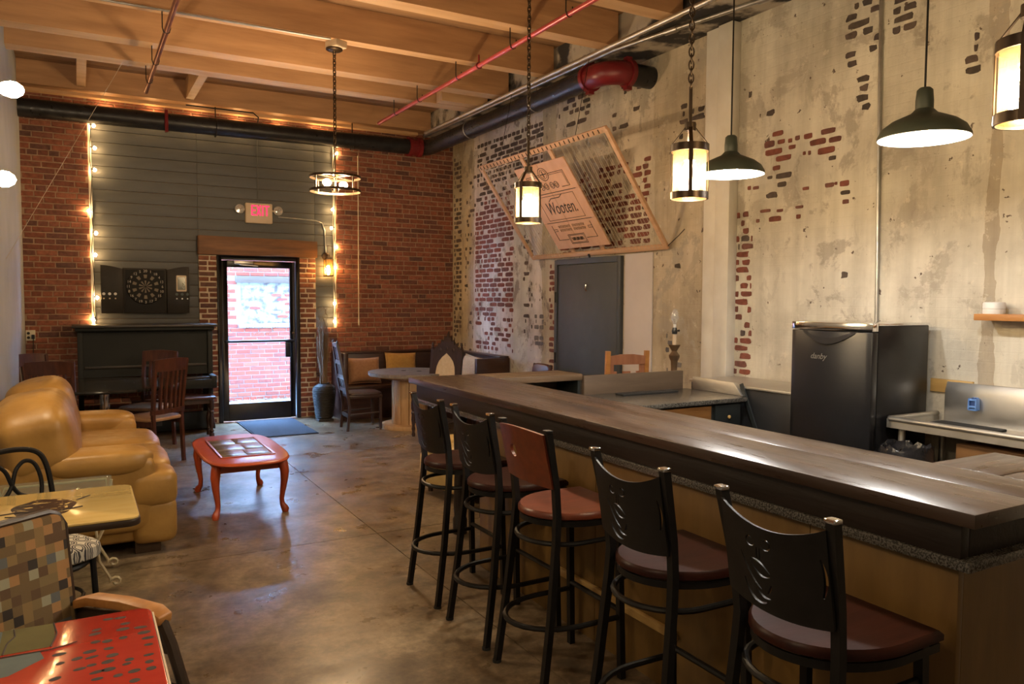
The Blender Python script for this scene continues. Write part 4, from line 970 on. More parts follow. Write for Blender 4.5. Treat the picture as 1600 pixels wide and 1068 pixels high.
# ---- bar stools
ST = {}
def stool_back_mesh():
    # curved steel back panel with cut-out coffee cup: solid panel minus stroke prisms
    W, n = .355, 24
    def cx(y): return -.180-.022*(1-(2*y/W)**2)          # bows backwards
    def surf(y, z, o): return (cx(y)-.16*(z-.93)+o, y, z)
    pan = MB(); vs = []; fs = []
    def top(y): return 1.075-.045*(1-(2*y/W)**2)
    def bot(y): return .815-.02*(1-(2*y/W)**2)
    m = 8
    for o in (-.004, .004):
        for i in range(n+1):
            y = -W/2+W*i/n
            for j in range(m+1): z = bot(y)+(top(y)-bot(y))*j/m; vs.append(surf(y, z, o))
    N = (n+1)*(m+1); idx = lambda s, i, j: s*N+i*(m+1)+j
    for i in range(n):
        for j in range(m):
            fs.append((idx(0,i,j),idx(0,i,j+1),idx(0,i+1,j+1),idx(0,i+1,j))); fs.append((idx(1,i,j),idx(1,i+1,j),idx(1,i+1,j+1),idx(1,i,j+1)))
    for i in range(n):
        fs.append((idx(0,i,0),idx(0,i+1,0),idx(1,i+1,0),idx(1,i,0))); fs.append((idx(0,i,m),idx(1,i,m),idx(1,i+1,m),idx(0,i+1,m)))
    for j in range(m):
        fs.append((idx(0,0,j),idx(1,0,j),idx(1,0,j+1),idx(0,0,j+1))); fs.append((idx(0,n,j),idx(0,n,j+1),idx(1,n,j+1),idx(1,n,j)))
    pan.add(vs, fs); pobj = pan.build('panel_tmp', MT['black_metal'], smooth=False)
    cut = MB()
    def stroke(pts, w0, w1=None):
        w1 = w0 if w1 is None else w1; m = len(pts); L = []; Rr = []
        for i, (y, z) in enumerate(pts):
            p, q = pts[max(0,i-1)], pts[min(m-1,i+1)]; d = Vector((q[0]-p[0], q[1]-p[1])).normalized(); f = math.sin(math.pi*(.12+.76*i/(m-1))); ww = (w0*f)/2
            L.append((y-d.y*ww, z+d.x*ww)); Rr.append((y+d.y*ww, z-d.x*ww))
        for i in range(m-1):
            q4 = [L[i],L[i+1],Rr[i+1],Rr[i]]
        poly = L+Rr[::-1]
        cut.prism(poly, lambda y, z: (-.40,y,z), lambda y, z: (.0,y,z))
    s = -1   # viewed from behind the picture left is +y, mirrored below
    def ar(cy, cz, ry, rz, a0, a1, n=12): return [(cy+ry*math.cos(R(a0+(a1-a0)*i/n)), cz+rz*math.sin(R(a0+(a1-a0)*i/n))) for i in range(n+1)]
    c0, z0, cs = .035, .912, 1.15
    g = lambda pts: [(c0-p[0]*cs, z0+p[1]*cs) for p in pts]
    stroke(g([(-.028+.06*i/8, .020-.022*i/8+.010*math.sin(math.pi*i/8)) for i in range(9)]), .006)         # rim upper
    stroke(g([(-.026+.058*i/8, .012-.022*i/8-.014*math.sin(math.pi*i/8)) for i in range(9)]), .006)        # rim lower
    stroke(g(ar(.0, -.012, .036, .05, -20, -55, 8)), .008)                                               # cup right
    stroke(g([(-.060+.062*i/8, .030-.078*i/8-.012*math.sin(math.pi*i/8)) for i in range(9)]), .007)        # spoon/left side
    stroke(g([(-.050+.02*i/5, .012-.03*i/5) for i in range(6)]), .006)
    stroke(g(ar(-.005, -.01, .052, .072, 200, 292, 12)), .009)                                           # saucer left
    stroke(g([(-.012+.04*i/8, -.052-.012*i/8-.006*math.sin(math.pi*i/8)) for i in range(9)]), .007)        # saucer inner
    stroke(g([(-.006+.003*i/8, .018+.035*i/8) for i in range(9)]), .005)
    stroke(g([(.004+.002*i/8, .018+.035*i/8) for i in range(9)]), .005)
    sp = []
    for i in range(19): a = R(-30-300*i/18); r = .016-.010*i/18; sp.append((-.024+r*math.cos(a), .066+r*math.sin(a)))
    stroke(g(sp), .005)
    sp = []
    for i in range(19): a = R(210+300*i/18); r = .018-.011*i/18; sp.append((.026+r*math.cos(a), .068+r*math.sin(a)))
    stroke(g(sp), .005)
    # long slit next to the right-hand post
    stroke([(-.158-.010*math.sin(math.pi*i/10), .895+.10*i/10) for i in range(11)], .012)
    cobj = cut.build('cut_tmp', MT['black_metal'], smooth=False)
    md = pobj.modifiers.new('b', 'BOOLEAN'); md.operation = 'DIFFERENCE'; md.solver = 'EXACT'; md.object = cobj; md.use_self = True
    dg = bpy.context.evaluated_depsgraph_get(); e = pobj.evaluated_get(dg)
    me = bpy.data.meshes.new_from_object(e); me.name = 'backrest'
    if not me.materials: me.materials.append(MT['black_metal'])
    bpy.data.objects.remove(pobj); bpy.data.objects.remove(cobj)
    me.shade_smooth(); me.set_sharp_from_angle(angle=R(40))
    return me
def make_stool(name, label, woodback=False):
    # local frame: origin under the seat, +x towards the bar, rear legs at x=-.21
    t = thing(name, label, 'bar stool', (0,0,0), 0, 'bar stools along the bar')
    for s in (-1,1):
        y = s*.195
        MB().tube([(-.215,y,.0),(-.172,y*.95,.32),(-.140,y*.88,.64),(-.134,y*.86,.74),(-.145,y*.88,.86),(-.195,y*.97,1.10)], .019, 4, rot0=math.pi/4, flat=1.0).build('rear_leg', MT['black_metal'], t, ang=30)
        MB().tube([(.185,y,.0),(.165,y*.96,.72)], .019, 4, rot0=math.pi/4).build('front_leg', MT['black_metal'], t, ang=30)
        MB().sq((-.196,y*.97,1.10),(.0165,.0175,.006),.3,.3,12,8).build('post_cap', MT['chrome'] if not woodback else MT['black_metal'], t)
        MB().lathe([(.020,0),(.020,.012),(.0,.012)], (-.215,y,0), 10).build('glide', MT['rubber'], t)
    def hoop(z, xf, w, xr, r):
        pts = [(xf,-w,z)]+[(-.02,-w,z)]+[(-.02-(xr+.02)*-1*0-(abs(xr)-.02)*math.sin(math.pi*i/14), -w*math.cos(math.pi*i/14), z) for i in range(1,14)]+[(-.02,w,z),(xf,w,z)]
        return MB().tube(pts, r, 8)
    hoop(.62, .17, .185, -.20, .011).build('seat_hoop', MT['black_metal'], t)
    hoop(.27, .175, .19, -.26, .012).build('foot_hoop', MT['black_metal'], t)
    MB().cyl((.175,-.19,.30),(.175,.19,.30),.012,n=8).build('stretcher', MT['black_metal'], t)
    # seat: flat front, rounded back, saddled
    out = [(.235,-.205),(.235,.205)]+[(.06-.255*math.sin(math.pi*i/20)*1.0, .212*math.cos(math.pi*i/20)) for i in range(0,21)]
    top = MB(); n = len(out); vs = []; fs = []
    levels = [(.93,.714),(1.0,.722),(1.0,.738),(.955,.748),(.75,.744),(.45,.738),(.12,.736)]
    for k, z in levels:
        for (x, y) in out: vs.append((.02+(x-.02)*k, y*k, z))
    for i in range(len(levels)-1):
        for j in range(n): fs.append((i*n+j, i*n+(j+1) % n, (i+1)*n+(j+1) % n, (i+1)*n+j))
    fs.append(tuple(range(n))[::-1]); fs.append(tuple((len(levels)-1)*n+j for j in range(n)))
    top.add(vs, fs).build('seat', MT['seat_red'] if woodback else MT['seat_wood'], t, ang=50)
    fr = MB(); n = len(out); vs = []
    for k, z in ((.93,.690),(.97,.690),(.97,.7135),(.93,.7135)):
        for (x, y) in out: vs.append((.02+(x-.02)*k, y*k, z))
    fs = [(i*n+j, i*n+(j+1) % n, ((i+1) % 4)*n+(j+1) % n, ((i+1) % 4)*n+j) for i in range(4) for j in range(n)]
    fr.add(vs, fs).build('seat_frame', MT['black_metal'], t)
    if woodback:
        W, n = .36, 16; o = MB(); vs = []; fs = []
        # wooden slat with a round hole: two halves around the hole built as one ring grid
        cx = lambda y: -.175-.02*(1-(2*y/W)**2)
        zc, hr = .985, .028; yc = .06
        outer = []
        tp = lambda y: 1.085+.012*(1-(2*y/W)**2); bt = lambda y: .86+.0*(y)
        for i in range(12): y = -W/2+W*i/12; outer.append((y, tp(y)))
        for i in range(8): outer.append((W/2, tp(W/2)+(bt(0)-tp(W/2))*i/8))
        for i in range(12): outer.append((W/2-W*i/12, bt(0)))
        for i in range(8): outer.append((-W/2, bt(0)+(tp(-W/2)-bt(0))*i/8))
        N = len(outer)
        inner = []
        for (y, z) in outer:
            a = math.atan2(z-zc, y-yc); inner.append((yc+hr*math.cos(a), zc+hr*math.sin(a)))
        for off in (-.007,.007):
            for lev in (0,.35,.7,1):
                for (p, q) in zip(outer, inner):
                    y = p[0]+(q[0]-p[0])*lev; z = p[1]+(q[1]-p[1])*lev; vs.append((cx(y)-.22*(z-.93)+off, y, z))
        for i in range(3):
            for j in range(N):
                a, b, c, d = i*N+j, i*N+(j+1) % N, (i+1)*N+(j+1) % N, (i+1)*N+j
                fs.append((a,b,c,d)); fs.append((d+4*N,c+4*N,b+4*N,a+4*N))
        for j in range(N):
            fs.append((j, (j+1) % N, 4*N+(j+1) % N, 4*N+j)); fs.append((3*N+j, 3*N+(j+1) % N, 7*N+(j+1) % N, 7*N+j))
        o.add(vs, fs).build('backrest', MT['seat_red'], t, ang=45)
    else:
        if 'back' not in ST: ST['back'] = stool_back_mesh()
        b = bpy.data.objects.new('backrest', ST['back']); COL.objects.link(b); b.parent = t
    return t
s0 = make_stool('bar_stool', 'black bar stool farthest from the camera, dark seat, at the far end of the row')
s0.location = (1.835,3.855,0)
copy_tree(s0, (1.835,3.31,0), .02, 'black bar stool second from the far end, just behind the red-backed stool')
s3 = make_stool('bar_stool', 'bar stool with a cherry-red wooden back with a round hole', True); s3.location = (1.825,2.785,0)
copy_tree(s0, (1.785,2.03,0), -.01, 'black bar stool with coffee-cup cut-out, between red-backed stool and nearest stool')
copy_tree(s0, (1.775,1.40,0), -.02, 'nearest black bar stool with coffee-cup cut-out, lowest right in the photo')
# ============================================================ DART BOARD, PIANO AND DINING SET
t = thing('dartboard_cabinet', 'open electronic dartboard cabinet on the grey boards above the piano', 'dartboard', (.73,10.5,1.43))
PB(.49,.975,10.48,10.568,1.43,1.98).build('case', MT['cabinet_dark'], t, True, bevel=.005)
PB(.515,.95,10.474,10.48,1.45,1.96).build('face', MT['dart_black'], t, True)
MB().lathe([(0,-.016),(.205,-.016),(.214,-.008),(.214,.0),(0,0)], (.735,10.475,1.755), 48, axis='y').build('board', MT['dart_black'], t, True)
mb = MB(); cx, cz, yy = .735, 1.755, 10.4585
order = [20,1,18,4,13,6,10,15,2,17,3,19,7,16,8,11,14,9,12,5]
for i in range(0, 20, 2):
    a = math.pi/2-i*2*math.pi/20
    for r0, r1 in ((.012,.075),(.105,.148)):
        w = math.pi/20*.86
        P = [(r0,-w),(r1,-w),(r1,0),(r1,w),(r0,w)]
        mb.prism([(cx+r*math.cos(a+d), cz+r*math.sin(a+d)) for r, d in P], lambda x, z: (x,yy,z), lambda x, z: (x,yy+.002,z))
mb.build('scoring_segments', MT['dart_tan'], t, True, smooth=False)
mb = MB()
for i, nmb in enumerate(order):
    a = math.pi/2-i*2*math.pi/20; px, pz = cx+.19*math.cos(a), cz+.19*math.sin(a)
    put_text(mb, str(nmb), lambda x, y, z: (px+x, yy-z, pz+y))
mb.build('numbers', MT['grey_numbers'], t, True, smooth=False)
for s, x0, x1 in ((-1,.25,.487),(1,.978,1.23)):
    w = x1-x0
    pts = [(0,0),(w,0)]+[(w*(1-i/10), .535+.045*math.sin(math.pi/2*i/10)) for i in range(11)]
    ff = (lambda a, b: (x1-w+a if s < 0 else x1-a, 10.455, 1.43+b))
    gg = (lambda a, b: (x1-w+a if s < 0 else x1-a, 10.48, 1.43+b))
    dr = MB().prism(pts, ff, gg).build('cabinet_door', MT['cabinet_dark'], t, True, bevel=.003)
    for k in range(3):
        x = (x0+.03+k*.062) if s < 0 else (x1-.02-k*.062)
        MB().cyl((x,10.452,1.665),(x,10.456,1.665),.017,n=14).build('dart_flight', MT['plastic_white' if s < 0 else 'bluegrey'], dr, True)
        MB().cyl((x,10.448,1.61),(x,10.456,1.61),.009,n=8).build('dart_tip', MT['cream_box'] if s < 0 else MT['conduit'], dr, True)
dd = [o for o in t.children if o.name.startswith('cabinet_door')][-1]
mb = MB().prism(rrect(1.082,1.200,1.70,1.90,.012), lambda x, z: (x,10.448,z), lambda x, z: (x,10.456,z)); mb.build('score_frame', MT['cream_box'], dd, True)
mb = MB().prism(rrect(1.096,1.186,1.72,1.88,.005), lambda x, z: (x,10.446,z), lambda x, z: (x,10.449,z)); mb.build('score_window', MT['black_top'], dd, True)

t = thing('upright_piano', 'charcoal-painted gutted upright piano against the brick wall', 'piano', (.71,10.2,0))
PB(-.06,1.475,9.90,10.49,1.275,1.305).build('lid', MT['piano_top'], t, True, bevel=.006)
PB(-.03,1.445,9.93,10.48,1.235,1.275).build('moulding', MT['piano'], t, True, bevel=.008)
for x0, x1 in ((-.01,.045),(1.375,1.43)):
    PB(x0,x1,9.99,10.48,0.03,1.235).build('side_panel', MT['piano'], t, True, bevel=.004)
    PB(x0-.005,x1+.005,9.72,10.0,.55,.70).build('key_cheek', MT['piano'], t, True, bevel=.01)
PB(.045,1.375,10.03,10.05,.70,1.235).build('upper_panel', MT['piano'], t, True)
PB(.06,1.36,10.015,10.03,.80,.83).build('music_ledge', MT['piano_top'], t, True, bevel=.003)
PB(.045,1.375,9.74,10.05,.55,.60).build('key_bed', MT['piano'], t, True, bevel=.004)
PB(.045,1.375,9.72,9.75,.55,.66).build('key_slip', MT['piano'], t, True, bevel=.004)
PB(.045,1.375,9.80,9.98,.66,.68).build('fallboard', MT['piano_top'], t, True, bevel=.003)
PB(.045,1.375,10.0,10.06,.03,.24).build('bottom_rail', MT['piano'], t, True, bevel=.004)
PB(.55,.85,9.98,10.0,.10,.16).build('pedal_plate', MT['piano_top'], t, True)
for i in range(4):
    MB().prism(rrect(.27+i*.29,.31+i*.29,1.205,1.225,.004), lambda x, z: (x,10.02,z), lambda x, z: (x,10.03,z)).build('lid_clip', MT['rubber'], t, True)
for x in (.02,1.41):
    for y in (10.02,10.42): MB().cyl((x-.015,y,.02),(x+.015,y,.02),.02,n=12).build('caster', MT['bronze'], t, True)
    PB(x-.03,x+.03,9.93,10.45,.03,.10).build('toe_block', MT['piano'], t, True, bevel=.006)
TURN = [(.028,0),(.028,.05),(.018,.06),(.026,.08),(.016,.10),(.030,.16),(.030,.22),(.016,.28),(.026,.30),(.018,.32),(.028,.34),(.028,.44)]
t = thing('piano_bench', 'dark piano bench with turned legs and a reddish top', 'bench', (.95,9.60,0))
PB(.50,1.38,9.44,9.76,.455,.480).build('seat', MT['mahog'], t, True, bevel=.004)
PB(.53,1.35,9.47,9.73,.40,.455).build('apron', MT['blackwood'], t, True)
for x in (.545,1.335):
    for y in (9.485,9.715): MB().lathe(TURN, (x,y,0), 12).build('leg', MT['blackwood'], t, True)

t = thing('dining_table', 'round black pedestal table ringed by four slat-back chairs', 'table', (.22,8.78,0))
MB().lathe([(0,.715),(.66,.715),(.70,.722),(.705,.735),(.70,.748),(.66,.75),(0,.75)], n=56).build('tabletop', MT['black_top'], t)
MB().cyl((0,0,.03),(0,0,.715),.045,n=24).build('pedestal', MT['chrome'], t)
MB().lathe([(0,0),(.30,0),(.30,.012),(.08,.035),(.05,.06),(0,.06)], n=36).build('base', MT['black_metal'], t)
MB().lathe([(0,.70),(.2,.70),(.2,.715),(0,.715)], n=24).build('mount', MT['black_metal'], t)

def dining_chair(label):
    t = thing('dining_chair', label, 'chair', (0,0,0), 0, 'mahogany slat-back dining chairs')
    bx = lambda z: -.20-.13*max(0, (z-.45))**1.3-.05*max(0,(.45-z))      # raked back line
    for s in (-1,1):
        pts = [(bx(z)-.0, s*(.175+.03*max(0, z-.45)), z) for z in (0,.12,.25,.38,.48,.6,.72,.84,.94,1.02)]
        MB().tube(pts, .022, 4, rot0=math.pi/4).build('back_post', MT['mahog'], t, ang=30)
        MB().tube([(.20,s*.19,0),(.20,s*.19,.43)], .024, 4, rot0=math.pi/4, radii=[.018,.026]).build('front_leg', MT['mahog'], t, ang=30)
        MB().box(-.20,.20,s*.19-.011,s*.19+.011,.38,.435).build('side_rail', MT['mahog'], t)
    def rail(z0, z1, nm):
        n = 10; vs = []; fs = []
        for k in range(n+1):
            y = -.205+.41*k/n; q = -.03*(1-(y/.205)**2)
            for z in (z0, z1+ (.012*(1-(y/.205)**2) if nm == 'crest_rail' else 0)):
                for o in (-.011,.011): vs.append((bx(z)+q+o, y, z))
        for k in range(n):
            a, b = k*4, k*4+4
            fs += [(a,b,b+1,a+1),(a+2,a+3,b+3,b+2),(a,a+2,b+2,b),(a+1,b+1,b+3,a+3)]
        fs += [(0,1,3,2),(n*4,n*4+2,n*4+3,n*4+1)]
        return MB().add(vs, fs).build(nm, MT['mahog'], t, ang=35)
    rail(.915,1.03,'crest_rail'); rail(.50,.545,'lower_rail')
    for k in range(5):
        y = -.115+.0575*k; q = -.03*(1-(y/.205)**2)
        MB().tube([(bx(z)+q*.9, y*(1+.1*(z-.5)), z) for z in (.53,.65,.78,.93)], .016, 4, rot0=math.pi/4).build('slat', MT['mahog'], t, ang=30)
    MB().sq((.005,0,.448),(.225,.215,.022),.35,.35,28,8).build('seat', MT['tan_seat'], t)
    MB().box(.19,.21,-.19,.19,.38,.435).build('front_rail', MT['mahog'], t)
    return t
c0 = dining_chair('slat-back dining chair nearest the coffee table, right of the round black table')
c0.location = (.62,8.34,0); c0.rotation_euler = (0,0,R(143))
def face(px, py, qx, qy): return math.atan2(qy-py, qx-px)
c0.rotation_euler = (0,0,face(.70,8.26,.33,8.72))
copy_tree(c0, (-.16,8.44,0), R(74), 'slat-back dining chair behind the sofa, nearer of the two by the left wall')
copy_tree(c0, (-.28,9.12,0), R(-50), 'slat-back dining chair in the left corner under the wall outlet')
copy_tree(c0, (.63,9.15,0), R(-128), 'slat-back dining chair between the round table and the piano')

t = thing('outlet_box', 'ivory electrical outlet box on the brick at far left', 'outlet', (-.475,10.49,1.12))
PB(-.525,-.43,10.465,10.50,1.12,1.24).build('plate', MT['outlet'], t, True, bevel=.004)
for z in (1.155,1.205): MB().cyl((-.498,10.462,z),(-.498,10.466,z),.016,n=14).build('socket_face', MT['rubber'], t, True)
PB(-.468,-.436,10.435,10.465,1.14,1.19).build('plug', MT['rubber'], t, True, bevel=.004)
MB().tube([(-.45,10.45,1.14),(-.455,10.46,1.0),(-.47,10.47,.6),(-.48,10.47,.02)], .005, 6).build('cord', MT['rubber'], t, True)
o = MB().tube([(XL,8.0,1.95),(.45,8.69,3.955)], .002, 4).build('hanging_cord', MT['string']); tag(o, 'thin pale cord slanting from the ceiling to the left wall', 'cord')

# ============================================================ SOFA AND COFFEE TABLE
t = thing('leather_sofa', 'puffy caramel leather loveseat against the left wall', 'sofa', (0.0,6.3,0))
LE = MT['leather']
MB().sq((-.03,6.32,.24),(.47,1.0,.17),.18,.12,40,14).build('base', LE, t, True)
MB().sq((.40,5.44,.215),(.135,.155,.155),.42,.42,28,16,noise=.008).build('front_roll', LE, t, True)
MB().sq((.40,6.32,.215),(.13,.78,.155),.4,.2,40,16,noise=.008).build('front_roll', LE, t, True)
for k, yc in enumerate((5.95,6.68)):
    MB().sq((.18,yc,.44),(.36,.375,.125),.42,.32,40,18,noise=.012,seed=k).build('seat_cushion', LE, t, True)
MB().sq((.385,5.44,.415),(.155,.17,.125),.5,.45,28,16,noise=.01,seed=8).build('seat_front', LE, t, True)
for k, (yc, hy) in enumerate(((5.79,.52),(6.74,.46))):
    MB().sq((-.235,yc,.735),(.225,hy,.285),.62,.5,52,30,rot=(0,-.20,0),noise=.018,seed=k+3).build('back_cushion', LE, t, True)
for k, (yc, lab) in enumerate(((5.42,''),(7.19,''))):
    a = MB().sq((-.03,yc,.40),(.44,.14,.24),.22,.2,32,14).build('arm_panel', LE, t, True)
    MB().sq((.09,yc+(.02 if k else 0),.60),(.31,.165,.085),.6,.55,40,18,noise=.02,seed=k+11).build('arm_pad', LE, t, True)
    mb = MB(); 
for x, y in ((.36,5.42),(.36,7.2),(-.42,5.42),(-.42,7.2)):
    PB(x-.075,x+.075,y-.06,y+.06,0,.075).build('foot', MT['foot'], t, True, bevel=.005)

t = thing('coffee_table', 'orange-red coffee table with cabriole legs and slate tile inset', 'coffee table', (1.10,6.39,0))
def sup(hx, hy, e=.55, n=56): return [(math.copysign(abs(math.cos(2*math.pi*i/n))**e, math.cos(2*math.pi*i/n))*hx, math.copysign(abs(math.sin(2*math.pi*i/n))**e, math.sin(2*math.pi*i/n))*hy) for i in range(n)]
mb = MB(); n = 56; vs = []; fs = []
for k, z in ((.95,.405),(.985,.410),(1.0,.420),(.985,.430),(.955,.434)):
    vs += [(x*k, y*k, z) for x, y in sup(.315,.665)]
for i in range(4):
    for j in range(n): fs.append((i*n+j, i*n+(j+1) % n, (i+1)*n+(j+1) % n, (i+1)*n+j))
fs += [tuple(range(n))[::-1], tuple(4*n+j for j in range(n))]
mb.add(vs, fs).build('tabletop', MT['orange'], t, ang=50)
mb = MB().box(-.20,.20,-.40,-.382,.434,.441); mb.box(-.20,.20,.382,.40,.434,.441); mb.box(-.20,-.182,-.382,.382,.434,.441); mb.box(.182,.20,-.382,.382,.434,.441)
mb.build('inset_moulding', MT['orange'], t, bevel=.003)
for i in range(2):
    for (ya, yb) in ((-.380,-.128),(-.124,.124),(.128,.380)):
        x0 = -.18+i*.182; sh = .03 if ya == -.124 else 0
        MB().box(x0+(sh if i else 0), x0+.178+(sh if not i else 0), ya, yb, .434, .4385).build('tile', MT['tile'], t, bevel=.0015)
mb = MB().box(-.23,.23,-.46,-.44,.335,.405); mb.box(-.23,.23,.44,.46,.335,.405); mb.box(-.235,-.215,-.45,.45,.335,.405); mb.box(.215,.235,-.45,.45,.335,.405)
mb.build('apron', MT['orange'], t, bevel=.003)
for sx in (-1,1):
    for sy in (-1,1):
        pr = [(0,.40,.034),(.012,.36,.036),(.022,.31,.034),(.018,.24,.027),(.004,.16,.021),(-.006,.10,.018),(-.002,.06,.019),(.016,.035,.026),(.026,.018,.028),(.024,.0,.022)]
        MB().tube([(sx*(.235+d*.7), sy*(.455+d*.7), z) for d, z, r in pr], .03, 12, radii=[r for d, z, r in pr]).build('leg', MT['orange'], t, ang=60)

o = PB(1.78,2.50,9.16,10.46,.0,.012).build('door_mat', MT['mat'], bevel=.004); tag(o, 'dark blue-grey door mat in front of the glass street door', 'door mat')
PB(1.80,2.48,9.18,10.44,.012,.015).build('ribbed_pile', MT['mat'], o)

t = thing('floor_vase', 'tall dark woven-texture vase beside the street door', 'vase', (2.83,10.1,0))
pr = [(0,.035),(.095,.035),(.105,.05),(.118,.18),(.138,.32),(.143,.40),(.130,.455),(.095,.485),(.07,.495),(.075,.505),(.06,.505),(.055,.48),(0,.30)]
MB().lathe(pr, n=36).build('body', MT['wicker'], t)
MB().box(-.10,.10,-.10,.10,0,.035).build('plinth', MT['wicker'], t, bevel=.006)
for k in range(14):
    z = .07+k*.028; r = .108+.035*math.sin(math.pi*min(1,(k+2)/19)*.75+.1)
mb = MB()
for k in range(20):
    z = .06+k*.021
    i = max(j for j in range(1, 7) if pr[j][1] <= z+1e-6); a, b = pr[i], pr[i+1]; r = a[0]+(b[0]-a[0])*(z-a[1])/(b[1]-a[1])
    mb.tube([((r+.003+.004*((j+k) % 2))*math.cos(2*math.pi*j/28), (r+.003+.004*((j+k) % 2))*math.sin(2*math.pi*j/28), z) for j in range(28)], .008, 5, closed=True)
mb.build('woven_coils', MT['wicker'], t)
mb = MB(); rr = random.Random(12)
for k in range(95):
    a = rr.uniform(0,6.28); r0 = rr.uniform(0,.045); r1 = rr.uniform(.01,.085); a1 = a+rr.uniform(-.8,.8); h = rr.uniform(.85,1.38)
    p0 = Vector((r0*math.cos(a), r0*math.sin(a), .34)); p1 = Vector((r1*math.cos(a1)-.01, r1*math.sin(a1), h))
    pts = [p0.lerp(p1, q)+Vector((rr.uniform(-.008,.008), rr.uniform(-.008,.008), 0))*(q*2) for q in (0,.25,.5,.75,1)]
    mb.tube(pts, .006, 5, radii=[.007,.007,.006,.005,.003])
for k in range(9):
    a = rr.uniform(0,6.28); pts = []
    for i in range(12):
        z = 1.15+i*.035; w = .04+.05*i/11; pts.append((w*math.cos(a)+.025*math.sin(i*1.4+k)-.02, w*math.sin(a)*.6+.02*math.cos(i*1.1+k), z))
    mb.tube(pts, .0022, 4)
o = mb.build('dried_twigs', MT['twig'], kind='stuff', loc=(2.83,10.1,0)); tag(o, 'tall bundle of dried twigs standing in the dark floor vase', 'dried twigs')

# ============================================================ BOOTH CORNER
t = thing('corner_booth', 'dark wooden L-shaped booth bench in the brick corner', 'booth', (4.0,10.2,0))
PB(3.10,4.86,10.40,10.47,.0,.86).build('bench_back', MT['booth'], t, True, bevel=.006)
PB(4.80,4.87,8.78,10.40,.0,.86).build('bench_back', MT['booth'], t, True, bevel=.006)
PB(3.08,4.88,10.37,10.49,.86,.885).build('cap_rail', MT['booth'], t, True, bevel=.006)
PB(4.76,4.89,8.76,10.37,.86,.885).build('cap_rail', MT['booth'], t, True, bevel=.006)
PB(3.10,4.80,9.95,10.40,.40,.45).build('bench_seat', MT['booth'], t, True, bevel=.008)
PB(4.35,4.80,8.80,9.95,.40,.45).build('bench_seat', MT['booth'], t, True, bevel=.008)
PB(3.14,4.40,9.99,10.02,.0,.40).build('seat_front', MT['booth'], t, True)
PB(4.39,4.42,8.83,9.99,.0,.40).build('seat_front', MT['booth'], t, True)
PB(3.04,3.10,9.90,10.48,.0,.90).build('end_panel', MT['booth'], t, True, bevel=.006)
PB(4.40,4.88,8.72,8.78,.0,.865).build('end_panel', MT['booth'], t, True, bevel=.006)
def pillow(label, c, size, rot, mat, grp='booth cushions'):
    mb = MB(); n = 14; hx, hz, th = size[0]/2, size[1]/2, size[2]/2; vs = []; fs = []
    E3 = Euler(rot).to_matrix()
    for s in (-1,1):
        for i in range(n+1):
            for j in range(n+1):
                u, v = -1+2*i/n, -1+2*j/n
                pinch = 1-.07*(1-(abs(u)**2))*abs(v)**3; pinch2 = 1-.07*(1-(abs(v)**2))*abs(u)**3
                d = th*((1-u**4)*(1-v**4))**.45
                vs.append(Vector(c)+E3@Vector((u*hx*pinch2, s*d, v*hz*pinch)))
    N = (n+1)**2
    for i in range(n):
        for j in range(n):
            a = i*(n+1)+j; q = (a, a+1, a+n+2, a+n+1); fs.append(q); fs.append(tuple(N+k for k in q[::-1]))
    for v in range(0): pass
    mb.add(vs, fs); o = mb.build('throw_pillow', mat, ang=70); tag(o, label, 'cushion', grp)
    # soft welt along the outer edge
    w = MB(); pts = []
    for (u0, v0, u1, v1) in ((-1,-1,1,-1),(1,-1,1,1),(1,1,-1,1),(-1,1,-1,-1)):
        for k in range(8):
            u = u0+(u1-u0)*k/8; v = v0+(v1-v0)*k/8
            pinch = 1-.07*(1-abs(u)**2)*abs(v)**3; pinch2 = 1-.07*(1-abs(v)**2)*abs(u)**3
            pts.append(Vector(c)+E3@Vector((u*hx*pinch2, 0, v*hz*pinch)))
    w.tube(pts, .006, 5, closed=True); w.build('welt', mat, o)
    return o
pillow('tan square cushion leaning on the booth back beside the carved side chair', (3.42,10.22,.635), (.46,.36,.17), (-.28,0,.0), MT['fab_tan'])
pillow('mustard cushion propped on the booth above the spool table', (3.98,10.27,.69), (.46,.34,.16), (-.2,.03,0), MT['fab_mustard'])
pillow('upright cream cushion in the booth corner right of the carved chair', (4.58,9.98,.66), (.40,.38,.15), (-.2,0,-1.0), MT['fab_cream'])
pillow('cream cushion slumped against the right end panel of the booth', (4.62,9.3,.66), (.42,.40,.16), (-.25,.12,-1.35), MT['fab_cream'])

t = thing('spool_table', 'weathered cable-spool table beside the booth', 'table', (3.66,9.12,0))
k = 9; w = 1.06/k
for i in range(k):
    x0 = -.53+i*w; x1 = x0+w-.004
    ya = [math.sqrt(max(0,.53**2-x**2)) for x in (x0, (x0+x1)/2, x1)]
    poly = [(x0,-ya[0]),((x0+x1)/2,-ya[1]),(x1,-ya[2]),(x1,ya[2]),((x0+x1)/2,ya[1]),(x0,ya[0])]
    MB().prism(poly, lambda a, b: (a,b,.665), lambda a, b: (a,b,.708)).build('top_plank', MT['spool'], t)
MB().lathe([(0,.635),(.40,.635),(.42,.65),(.42,.665),(0,.665)], n=40).build('under_disc', MT['spool_col'], t)
for i in range(14):
    a = 2*math.pi*i/14; MB().obox((.215*math.cos(a),.215*math.sin(a),.345),(.03,.094,.58),(0,0,a)).build('stave', MT['spool_col'], t, bevel=.003)
MB().lathe([(0,0),(.36,0),(.36,.055),(0,.055)], n=40).build('base_disc', MT['spool_col'], t, bevel=.004)
for (x, y) in ((.1,-.05),(-.05,.1)): MB().cyl((x,y,.708),(x,y,.711),.03,n=14).build('bolt_washer', MT['rubber'], t)

